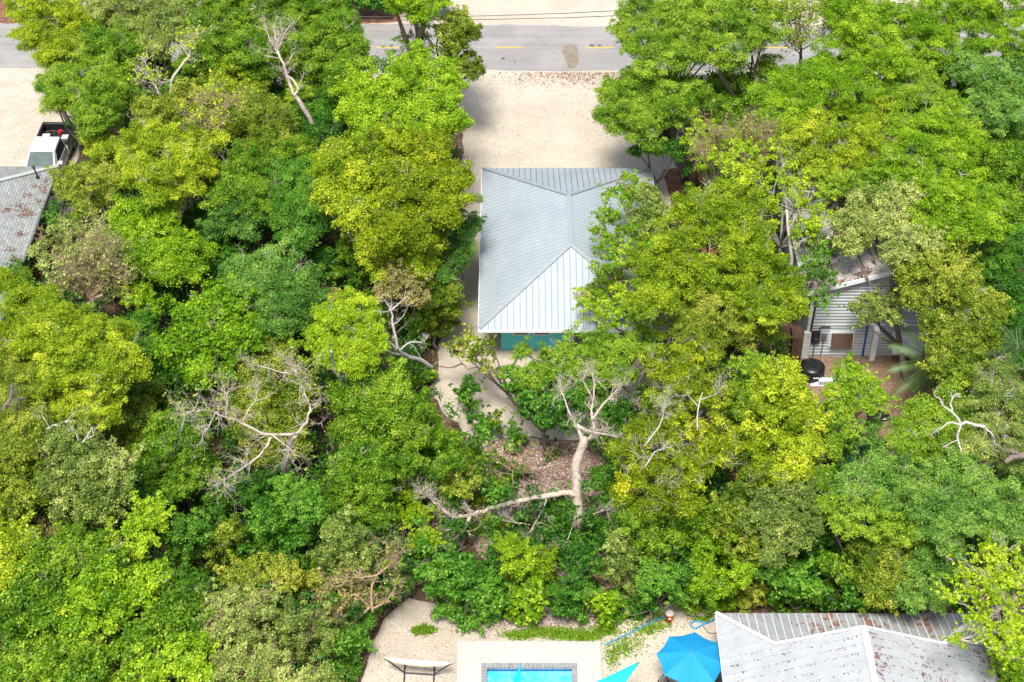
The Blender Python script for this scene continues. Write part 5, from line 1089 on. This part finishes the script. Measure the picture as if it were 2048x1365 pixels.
fan_palm(813, 1152, 'small fan palm with radiating fronds above the hammock yard', 13, .7, 3)
fan_palm(798, 1180, 'lower fan palm in shade beside the rust tinged shrub', 9, .6, 5)
def feather_palm(px, py, z, dirs, label, L=2.3, m=None, hidden=True):
    c = P(px, py, z); r = empty('coconut_palm', (c.x, c.y, 0), label, 'palm', 'feather palms'); mb = MB()
    mb.tube(*smooth_path([Vector((0, 0, 0)), Vector((.1, .05, z*.5)), Vector((0, 0, z))], [.17, .13, .11]), 9); mb.build('trunk', M['barkg'], r, True)
    rng = np.random.default_rng(int(px))
    for az, el in dirs:
        a = math.radians(az); h = Vector((math.cos(a), math.sin(a), 0)); mb = MB(); pts_ = []
        for i in range(13):
            t = i/12; pts_.append(Vector((0, 0, z))+h*L*t*(1-.12*t)+Vector((0, 0, L*(math.sin(math.radians(el))*t-.62*t*t))))
        mb.tube(pts_, [.028*(1-.8*i/12) for i in range(13)], 5); side = h.cross(Vector((0, 0, 1)))
        for i in range(2, 58):
            t = i/58*12; k = int(t); p = pts_[min(k, 12)].lerp(pts_[min(k+1, 12)], t-k); d = (pts_[min(k+1, 12)]-pts_[max(k-1, 0)]).normalized(); ll = .62*math.sin(math.pi*(.12+.85*i/58))**.7*(.9+.2*rng.random())
            for s in (-1, 1):
                e = (side*s*.85+d*.65+Vector((0, 0, -.38))).normalized(); tip = p+e*ll+Vector((0, 0, -.12)); q = d*.014; mm_ = p.lerp(tip, .45)
                mb.add([p, mm_+q, tip, mm_-q], [(0, 1, 2, 3)])
        mb.build('frond', m or PALM, r)
feather_palm(1875, 735, 2.9, [(150, 50), (185, 40), (205, 20), (120, 60), (230, 45), (60, 50), (15, 35), (340, 45), (285, 40)], 'coconut palm with long drooping fronds against the pale siding', 2.8, PALM)
feather_palm(2035, 690, 2.8, [(165, 50), (200, 40), (130, 60), (90, 55), (240, 40), (20, 40), (310, 45)], 'dark coconut palm at the right edge beyond the ragged crown', 2.4, PALMD)
feather_palm(2070, 530, 2.8, [(165, 55), (200, 45), (135, 55), (100, 45), (240, 50)], 'shaded palm fronds at the right edge above the other palm', 2.2, PALMD)

# ============================================================ bare and dead trees
LIFT = {6: (1.15, 1.3), 7: (1.1, 1.6), 8: (1.1, .9), 9: (1.1, 1.6), 10: (1.1, 1.0), 13: (1, 1.0), 16: (1, 1.3), 17: (1, 1.2), 12: (1, .7), 19: (1.1, .9), 20: (1.1, .6), 21: (1, 1.2), 22: (1, .8), 23: (1, .8), 24: (1, .6), 25: (1, 2.0), 26: (1, 1.6), 32: (1, .4), 5: (1, .0), 18: (1, .8), 31: (1, .5)}
def bare(name, label, cat, root_px, paths, bark, ntw=10, tw=(.5, 1.0, .018), leafpal=None, seed=1, group=None, trunk_first=1, leafn=14, twdepth=2, leafp=.5):
    """paths: [(list of (px, py, z), r0, r1)], the first ones are the trunk"""
    up = LIFT.get(seed, (1, 0)); paths = [([(q[0], q[1], q[2]*up[0]+(up[1] if q[2] > .7 else 0)) for q in pp], a_, b_) for pp, a_, b_ in paths]
    b0 = P(*root_px, 0); r = empty(name, b0, label, cat, group); rng = np.random.default_rng(seed); mt = MB(); ml = MB(); ends = []
    for i, (pp, r0, r1) in enumerate(paths):
        pts_ = [P(*q)-b0 for q in pp]; n = len(pts_); rr = [r0+(r1-r0)*k/(n-1) for k in range(n)]; ps, rs = smooth_path(pts_, rr, 4) if n > 2 else (pts_, rr)
        rs = [max(.006, a*(1+rng.normal()*.045)) for a in rs]; ps = [p+Vector(rng.normal(size=3))*min(.028, r0*.25) if 0 < k < len(ps)-1 else p for k, p in enumerate(ps)]; (mt if i < trunk_first else ml).tube(ps, rs, 9 if r0 > .06 else 6)
        if i >= trunk_first or trunk_first == 0:
            L = sum((ps[k+1]-ps[k]).length for k in range(len(ps)-1)); k_ = max(2, int(ntw*L/1.9))
            for _ in range(k_):
                t = int(len(ps)*(1-abs(rng.normal())*.38)); t = max(1, min(len(ps)-1, t)); d = (ps[t]-ps[t-1]).normalized(); q = (d*.6+Vector(rng.normal(size=3))*.75+Vector((0, 0, .25))).normalized()
                ends += twigs(ml, ps[t], q, rng.uniform(tw[0], tw[1]*1.15), min(tw[2]*1.35, rs[t]*.8), rng, twdepth, 4, .5, .06, 5)
    mt.build('trunk', M[bark], r, True)
    if ml.v: ml.build('branches', M[bark], r, True)
    if leafpal and ends:
        E_ = np.array([tuple(e) for e in ends]); E_ = E_[rng.random(len(E_)) < leafp]; sp = dict(SPEC['sparse']); sp['n'] = leafn
        a = leaves_for(E_, np.full(len(E_), .10), rng.uniform(.2, .9, len(E_)), np.tile([0, 0, .6], (len(E_), 1)), sp, rng); 
        k = 1.0; leaf_mesh('crown', *a, PAL[leafpal], r)
    return r
bare('pruned_tree', 'large pale smooth trunked tree, forked and leafless, right of the picket fence gap', 'tree', (1160, 1085),
 [([(1160, 1085, 0), (1158, 1040, 1.1), (1156, 985, 2.4), (1153, 930, 3.7), (1166, 890, 4.7), (1168, 872, 5.1)], .26, .19),
  ([(1168, 884, 4.8), (1157, 860, 5.4), (1150, 848, 5.7), (1135, 815, 6.3), (1120, 780, 6.9)], .11, .012),
  ([(1170, 882, 4.8), (1185, 868, 5.1), (1184, 820, 5.9), (1190, 770, 6.6), (1180, 740, 7.0)], .09, .012),
  ([(1172, 880, 4.8), (1200, 868, 5.1), (1235, 872, 5.0), (1275, 862, 5.1)], .08, .012),
  ([(1150, 850, 5.6), (1175, 862, 5.4), (1200, 866, 5.2)], .09, .05),
  ([(1184, 840, 5.6), (1215, 800, 6.2), (1240, 775, 6.5)], .06, .015), ([(1186, 800, 6.1), (1165, 760, 6.8)], .05, .012),
  ([(1158, 992, 2.3), (1130, 985, 2.6), (1095, 992, 2.6), (1040, 1000, 2.6), (990, 1015, 2.5), (945, 1030, 2.4), (900, 1030, 2.4), (870, 1005, 2.9), (848, 992, 3.3)], .15, .03),
  ([(940, 1030, 2.4), (930, 1055, 2.0), (912, 1075, 1.7), (895, 1085, 1.7), (865, 1100, 1.6), (840, 1130, 1.3)], .09, .02),
  ([(900, 1080, 1.7), (905, 1105, 1.4), (915, 1140, 1.0)], .05, .012), ([(915, 1058, 1.9), (895, 1060, 2.1), (870, 1075, 2.0)], .05, .012),
  ([(1095, 992, 2.6), (1085, 1020, 2.1), (1065, 1055, 1.5), (1050, 1085, 1.1)], .05, .012),
  ([(1060, 1050, 1.6), (1030, 1045, 1.8), (1000, 1040, 2.0)], .03, .01), ([(1158, 1060, .7), (1185, 1030, 1.4), (1215, 1020, 1.8)], .04, .01)],
 'bark', 13, (.35, .8, .016), None, 5)
bare('leafless_tree', 'leafless spreading tree with curved grey brown branches and tiny yellow buds in the left wood', 'tree', (565, 980),
 [([(565, 980, .0), (570, 940, 1.8), (575, 905, 3.2), (590, 870, 4.4)], .15, .13),
  ([(590, 868, 4.4), (555, 870, 4.7), (520, 865, 5.0), (485, 845, 5.4), (450, 835, 5.6), (430, 825, 5.8), (395, 822, 5.9), (370, 830, 5.8)], .075, .015),
  ([(592, 868, 4.4), (612, 845, 4.9), (620, 815, 5.4), (612, 795, 5.7), (600, 760, 6.2), (585, 730, 6.6)], .07, .015),
  ([(545, 872, 4.7), (525, 905, 4.3), (495, 930, 4.1), (465, 950, 4.0), (440, 968, 3.9)], .06, .015),
  ([(430, 825, 5.8), (420, 850, 5.5), (405, 868, 5.3)], .04, .01), ([(485, 845, 5.4), (500, 815, 5.8), (512, 800, 6.0), (515, 780, 6.3)], .04, .01),
  ([(545, 870, 4.8), (570, 890, 4.6), (590, 905, 4.3)], .04, .01), ([(560, 745, 6.0), (590, 750, 6.1), (605, 770, 6.0)], .04, .03), ([(560, 745, 6.0), (530, 735, 6.3), (505, 730, 6.4)], .03, .01),
  ([(450, 835, 5.6), (455, 800, 6.1), (445, 770, 6.5)], .04, .01)],
 'bark', 13, (.45, 1.0, .014), 'OL', 6, leafn=5, leafp=.10)
bare('dead_tree', 'dead tree with one long curved grey trunk leaning up left toward the road', 'tree', (640, 345),
 [([(640, 345, 0), (640, 300, 1.6), (628, 255, 3.0), (605, 215, 4.2), (590, 190, 4.9)], .14, .12),
  ([(588, 190, 4.9), (578, 165, 5.4), (570, 135, 6.0), (558, 110, 6.5), (552, 75, 7.1), (545, 55, 7.5)], .09, .03),
  ([(588, 192, 4.9), (596, 178, 5.2), (585, 160, 5.5), (572, 148, 5.7)], .07, .05),
  ([(558, 110, 6.5), (540, 80, 7.0), (530, 50, 7.5)], .05, .01), ([(556, 100, 6.6), (570, 65, 7.2), (585, 45, 7.5)], .05, .01), ([(565, 118, 6.3), (530, 112, 6.5)], .03, .01)],
 'bark', 8, (.5, 1.1, .016), None, 7)
bare('leafless_tree', 'twisted leafless tree with yellow leaf tips near the top left', 'tree', (335, 235),
 [([(335, 235, 0), (337, 215, 2.5), (338, 205, 4.6)], .14, .10),
  ([(338, 205, 4.8), (342, 165, 5.8), (360, 135, 6.4), (378, 112, 6.8), (382, 85, 7.3), (392, 78, 7.4)], .09, .02),
  ([(338, 205, 4.8), (320, 190, 5.3), (310, 170, 5.8), (298, 155, 6.1), (295, 135, 6.5), (285, 118, 6.8)], .08, .02),
  ([(345, 160, 5.9), (330, 165, 5.9), (315, 165, 5.9)], .05, .02), ([(298, 150, 6.2), (280, 142, 6.4), (266, 138, 6.6)], .04, .01),
  ([(310, 168, 5.8), (295, 165, 5.9), (280, 165, 6.0)], .03, .01), ([(378, 112, 6.8), (365, 95, 7.0), (360, 80, 7.3)], .04, .01)],
 'bark', 10, (.4, .9, .016), 'BL', 8, leafn=12, leafp=.3)
bare('leafless_tree', 'leafless tree with thin brown branches and lime tips in the golden crown, upper left', 'tree', (410, 330),
 [([(410, 330, 0), (408, 290, 2.5), (405, 262, 4.8)], .12, .08), ([(405, 262, 5), (395, 245, 5.8), (378, 240, 6.3)], .06, .015), ([(405, 262, 5), (430, 240, 5.9), (460, 210, 6.6), (472, 198, 6.9)], .06, .012),
  ([(415, 255, 5.2), (440, 245, 5.8), (455, 240, 6.0)], .04, .01), ([(405, 262, 5), (400, 225, 6.0), (415, 190, 6.8)], .05, .01), ([(410, 250, 5.4), (430, 220, 6.2), (425, 180, 7.0)], .04, .01)],
 'barkp', 12, (.4, .9, .013), 'BL', 9, leafn=8, leafp=.2)
bare('dead_branch', 'bleached forked branches leaning left over the airy yellow green crown beside the driveway', 'branch', (865, 740),
 [([(865, 735, 1.6), (845, 722, 2.3), (812, 712, 3.2), (795, 698, 3.9)], .11, .09),
  ([(795, 698, 3.9), (775, 680, 4.5), (760, 665, 5.0)], .06, .015), ([(795, 700, 3.9), (790, 670, 4.6), (785, 640, 5.2), (782, 620, 5.6), (768, 600, 6.0)], .07, .015),
  ([(812, 712, 3.2), (780, 705, 3.9), (755, 692, 4.4)], .06, .012), ([(800, 700, 3.8), (820, 685, 4.1), (845, 685, 4.1), (858, 670, 4.4)], .05, .012),
  ([(786, 650, 5.0), (805, 635, 5.2), (812, 620, 5.5)], .03, .01), ([(782, 620, 5.6), (800, 605, 5.8), (815, 592, 6.0)], .04, .012), ([(845, 722, 2.3), (835, 705, 2.8), (825, 690, 3.2)], .03, .01)],
 'barkw', 5, (.3, .6, .014), None, 10)
bare('dead_branch', 'small pale fallen branch beneath the olive bough over the gravel', 'branch', (950, 745), [([(880, 733, 1.2), (905, 735, 1.6), (925, 728, 2.2), (935, 738, 2.2), (955, 735, 2.4), (990, 740, 2.2)], .04, .03), ([(925, 728, 2.2), (915, 715, 2.6)], .025, .01)], 'barkp', 2, (.2, .4, .01), None, 11)
bare('dead_branch', 'bleached white antler like branch lying over the soft green crown at the right', 'branch', (1920, 900),
 [([(1970, 855, 7.0), (1950, 850, 7.1), (1935, 845, 7.2), (1922, 850, 7.1)], .07, .06), ([(1922, 850, 7.1), (1900, 845, 7.2), (1885, 855, 7.1), (1872, 862, 7.0)], .05, .02),
  ([(1922, 848, 7.1), (1908, 828, 7.5), (1890, 815, 7.7), (1880, 800, 8.0), (1868, 792, 8.1)], .06, .02), ([(1922, 850, 7.1), (1915, 875, 6.8), (1922, 900, 6.5), (1925, 925, 6.1)], .05, .02),
  ([(1905, 825, 7.5), (1902, 805, 7.8), (1912, 790, 8.1), (1922, 788, 8.1)], .04, .015), ([(1918, 880, 6.7), (1905, 885, 6.7), (1885, 895, 6.6)], .03, .015), ([(1970, 855, 7.0), (1985, 870, 6.9), (1990, 890, 6.5)], .04, .02)],
 'barkw', 3, (.25, .5, .014), None, 12)
bare('dead_branch', 'thick grey broken limb jutting in at the right edge', 'branch', (2020, 960), [([(2075, 905, 6.3), (2045, 912, 6.4), (2025, 915, 6.5), (2010, 925, 6.4)], .16, .10), ([(2045, 912, 6.4), (2030, 905, 6.7), (2020, 900, 6.8)], .09, .05), ([(2025, 912, 6.4), (2000, 895, 6.8), (1990, 890, 6.9), (1978, 875, 7.1)], .05, .015)], 'barkg', 3, (.3, .6, .014), None, 13)
bare('dead_branch', 'broken grey limb ending in a fork on the left, beneath the golden green crown', 'branch', (120, 880), [([(160, 810, 6.3), (145, 835, 6.2), (125, 848, 6.3), (95, 858, 6.4)], .10, .06), ([(120, 850, 6.3), (138, 860, 6.1)], .05, .03), ([(97, 852, 6.4), (85, 832, 6.8)], .04, .015)], 'barkw', 1, (.2, .4, .012), None, 14)
bare('dead_branch', 'small bleached fork standing out of the grey green oval crown', 'branch', (170, 900), [([(165, 885, 7.5), (175, 872, 7.8), (184, 855, 8.1)], .045, .012), ([(172, 878, 7.6), (186, 872, 7.8), (185, 862, 8.0)], .03, .01), ([(158, 882, 7.5), (150, 862, 7.9)], .04, .01)], 'barkw', 3, (.2, .4, .01), None, 15)
bare('slender_tree', 'stout grey stem rising at the extreme left edge', 'tree', (0, 930), [([(12, 935, 2), (5, 890, 3.2), (-2, 865, 4.0), (-4, 845, 4.6)], .16, .14), ([(-4, 850, 4.5), (8, 820, 5.3), (22, 790, 6.0), (24, 770, 6.4)], .12, .05), ([(14, 812, 5.5), (35, 800, 5.9), (48, 795, 6.1)], .05, .02)], 'barkg', 2, (.4, .8, .014), None, 16)
bare('slender_tree', 'pale curved stem in the airy yellow green crown left of the driveway', 'tree', (695, 800), [([(700, 800, 2.5), (690, 765, 4.2), (672, 745, 5.2), (665, 720, 6.2), (662, 702, 7.4)], .10, .05), ([(716, 790, 2.5), (714, 755, 4.5), (716, 720, 6.0)], .06, .03)], 'barkw', 1, (.3, .6, .012), None, 17)
bare('slender_tree', 'thin pale curved stem behind the tall oval tree in the lower wood', 'tree', (655, 905), [([(665, 902, .8), (660, 880, 1.6), (648, 862, 2.6)], .05, .03), ([(648, 862, 2.6), (642, 845, 3.2)], .03, .02)], 'barkw', 2, (.2, .5, .01), None, 18)
bare('multi_stemmed_tree', 'brown many stemmed leafless shrub with dry sage leaves beside the shingle roof', 'shrub', (163, 650),
 [([(163, 650, .3), (165, 625, 1.2), (185, 600, 2.2), (205, 590, 2.6)], .10, .07)]+
 [([(180, 600, 2.2), (193+dx*.4, 570+dy*.4, 3.0), (193+dx, 575+dy, 3.0+hz)], .04, .01) for dx, dy, hz in ((-10, -70, 1.6), (15, -95, 1.9), (40, -80, 1.7), (-35, -60, 1.4), (-60, -35, 1.2), (-80, -10, 1.0), (50, -40, 1.1), (0, -110, 2.0), (60, -20, .8), (-95, 15, .6), (25, -60, 1.6))],
 'barkp', 18, (.4, .9, .012), 'SG', 19, leafn=9, leafp=.18)
S('dry sage leaf tufts of the brown shrub spreading toward the shingle roof', 'SG', 3.6, '110 480 32;80 500 24;150 520 34;130 455 26;210 460 34;230 490 30;190 500 34;100 530 26;230 540 24;160 470 30', spec='sparse', cover=.9, twig=7, tintc=.6, bark='barkp', base=(150, 600))
bare('leafless_tree', 'leafless rust tinged branches with yellow moss above the hammock yard', 'tree', (740, 1275),
 [([(700, 1270, .4), (715, 1235, 1.2), (740, 1215, 1.8)], .06, .05), ([(745, 1225, 1.6), (742, 1180, 2.5), (755, 1150, 3.1), (785, 1125, 3.6), (800, 1105, 4.0)], .06, .02), ([(742, 1215, 1.7), (710, 1190, 2.3), (690, 1205, 2.2), (675, 1220, 2.0)], .04, .012),
  ([(755, 1150, 3.1), (725, 1155, 3.2), (690, 1155, 3.3)], .05, .012), ([(745, 1218, 1.7), (775, 1200, 2.1), (790, 1175, 2.6), (795, 1160, 2.8)], .04, .012), ([(790, 1120, 3.7), (775, 1100, 4.1), (772, 1085, 4.4)], .03, .01), ([(795, 1110, 3.9), (797, 1090, 4.3)], .02, .01)],
 'barkp', 14, (.3, .7, .013), 'OL', 20, leafn=6, leafp=.12)
bare('leafless_tree', 'leafless grey twigs tree standing in the gap at the top right', 'tree', (1600, 140),
 [([(1598, 145, 1.5), (1602, 110, 3.6), (1600, 80, 5.2)], .10, .07), ([(1600, 80, 5.2), (1592, 50, 6.4), (1590, 20, 7.4)], .05, .012), ([(1600, 85, 5), (1615, 50, 6.4), (1630, 20, 7.3)], .05, .012), ([(1600, 100, 4.2), (1580, 70, 5.6), (1575, 40, 6.4)], .04, .01), ([(1602, 100, 4.2), (1640, 80, 5.2), (1650, 60, 6)], .04, .01), ([(1602, 110, 3.6), (1590, 90, 4.6), (1610, 40, 6.6)], .04, .01)],
 'barkp', 14, (.5, 1.1, .014), 'LG', 21, leafn=6)
bare('leafless_tree', 'rust brown tangle of fine twigs with orange tips over the right hand canopy', 'tree', (1480, 340),
 [([(1475, 345, 3), (1478, 310, 4.8)], .08, .06), ([(1478, 310, 4.8), (1450, 280, 6.2), (1430, 265, 6.8)], .04, .01), ([(1478, 310, 4.8), (1490, 270, 6.4), (1495, 250, 7.0)], .04, .01), ([(1478, 310, 4.8), (1520, 280, 6.2), (1540, 260, 6.8)], .04, .01), ([(1478, 310, 4.8), (1510, 300, 5.7), (1550, 300, 6.2)], .04, .01), ([(1478, 310, 4.8), (1440, 310, 5.6), (1400, 300, 6.2)], .04, .01)],
 'barkp', 20, (.5, 1.0, .013), 'OL', 22, leafn=4, leafp=.12)
bare('slender_tree', 'whitish trunk standing before the rusted roof', 'tree', (1585, 640), [([(1588, 640, 0), (1588, 590, 1.8), (1584, 545, 3.4), (1580, 480, 5.2), (1572, 420, 6.4)], .13, .06), ([(1582, 500, 4.6), (1605, 480, 5.4), (1640, 470, 5.8)], .06, .015), ([(1580, 470, 5.3), (1590, 430, 6.2)], .05, .02)], 'barkw', 4, (.4, .8, .014), 'MG', 23, leafn=16)
bare('slender_tree', 'stout pale grey double trunk beside the far corner of the metal roof', 'tree', (1385, 365), [([(1372, 362, 0), (1362, 330, 1.4), (1345, 290, 2.9), (1337, 260, 3.9), (1335, 240, 4.6)], .20, .10), ([(1388, 370, 0), (1392, 335, 1.4), (1408, 290, 3.0), (1400, 255, 4.2), (1375, 235, 5.0), (1352, 215, 5.7), (1340, 202, 6.1)], .24, .08), ([(1405, 275, 3.5), (1440, 255, 4.6), (1470, 262, 4.9)], .10, .04)], 'barkg', 2, (.4, .8, .014), None, 24)
bare('slender_tree', 'grey curved trunk between the pale gravel gaps at the top right', 'tree', (1465, 200), [([(1470, 200, 2.5), (1450, 165, 4.2), (1435, 130, 5.6), (1432, 118, 6.1)], .13, .08), ([(1435, 122, 5.9), (1480, 118, 6.2), (1510, 108, 6.6)], .08, .04), ([(1480, 118, 6.2), (1465, 100, 6.7), (1470, 90, 7)], .04, .015)], 'barkg', 3, (.4, .8, .014), None, 25)
bare('slender_tree', 'thin grey leaning stem under the pale grey green crown at the top left', 'tree', (332, 120), [([(333, 122, 3.5), (325, 90, 5.0), (318, 62, 6.4), (314, 40, 7.6)], .09, .06)], 'barkg', 1, (.3, .6, .01), None, 26)
bare('slender_tree', 'dark leaning trunk in the shadow gap below the lime green tree', 'tree', (345, 640), [([(345, 642, 0), (338, 600, 1.5), (330, 570, 2.6)], .10, .07)], 'barkd', 1, (.3, .6, .01), None, 27)
bare('slender_tree', 'slender dark trunks in the black gap left of the blue green dome', 'tree', (440, 590), [([(440, 590, 0), (432, 540, 1.8), (425, 500, 3.2), (405, 480, 4)], .06, .04), ([(395, 480, 2.6), (392, 440, 4.0)], .06, .05)], 'barkg', 2, (.3, .6, .01), None, 28)
bare('leafless_tree', 'small grey twiggy tree sprouting from the stony bed below the gravel clearing', 'tree', (1028, 1000),
 [([(1028, 1000, 0), (1026, 970, .9), (1024, 940, 1.7)], .05, .035), ([(1024, 940, 1.7), (1000, 925, 2.2), (985, 910, 2.6)], .025, .01), ([(1024, 940, 1.7), (1040, 920, 2.3), (1055, 900, 2.8)], .025, .01), ([(1025, 950, 1.5), (1000, 945, 1.9), (980, 940, 2.1)], .025, .01), ([(1024, 940, 1.7), (1020, 910, 2.6)], .025, .01)], 'barkp', 14, (.3, .6, .011), 'SG', 29, leafn=5, leafp=.12)
bare('leafless_tree', 'pinkish bare twiggy tree on the mulch beside the horizontal bough', 'tree', (1085, 985),
 [([(1085, 985, 0), (1082, 960, .8), (1078, 935, 1.5)], .045, .03), ([(1078, 935, 1.5), (1060, 915, 2.1)], .02, .01), ([(1078, 935, 1.5), (1095, 910, 2.3)], .02, .01), ([(1080, 945, 1.3), (1110, 935, 1.8)], .02, .01), ([(1080, 945, 1.3), (1050, 945, 1.7)], .02, .01)], 'barkp', 20, (.3, .6, .010), None, 30)
bare('dead_branch', 'pinkish fallen branches lying on the bushes right of the yellow green tree', 'branch', (1150, 1180), [([(1120, 1190, .8), (1140, 1165, 1.2), (1155, 1150, 1.6), (1175, 1138, 1.9), (1192, 1125, 2.1)], .03, .02), ([(1175, 1138, 1.9), (1185, 1150, 1.8), (1200, 1155, 1.7)], .02, .01), ([(1172, 1225, .5), (1185, 1200, .9), (1205, 1185, 1.2)], .025, .012)], 'barkp', 8, (.3, .6, .01), None, 31)
bare('dead_branch', 'light twisted twigs hanging among the golden sprays', 'branch', (1400, 880), [([(1395, 860, 6.2), (1395, 830, 6.7), (1400, 800, 7.1), (1405, 785, 7.3)], .035, .02), ([(1290, 890, 6), (1320, 850, 6.6), (1330, 815, 7)], .035, .012), ([(1290, 935, 5.6), (1310, 905, 6.0), (1335, 895, 6.2)], .035, .012), ([(1400, 800, 7.1), (1430, 790, 7.2)], .03, .01), ([(1398, 815, 6.9), (1375, 790, 7.2)], .03, .01)], 'barkw', 12, (.4, .9, .012), None, 32)
open('/tmp/stats.txt','w').write(f'{NLEAF[0]} leaves {len(bpy.data.objects)}')
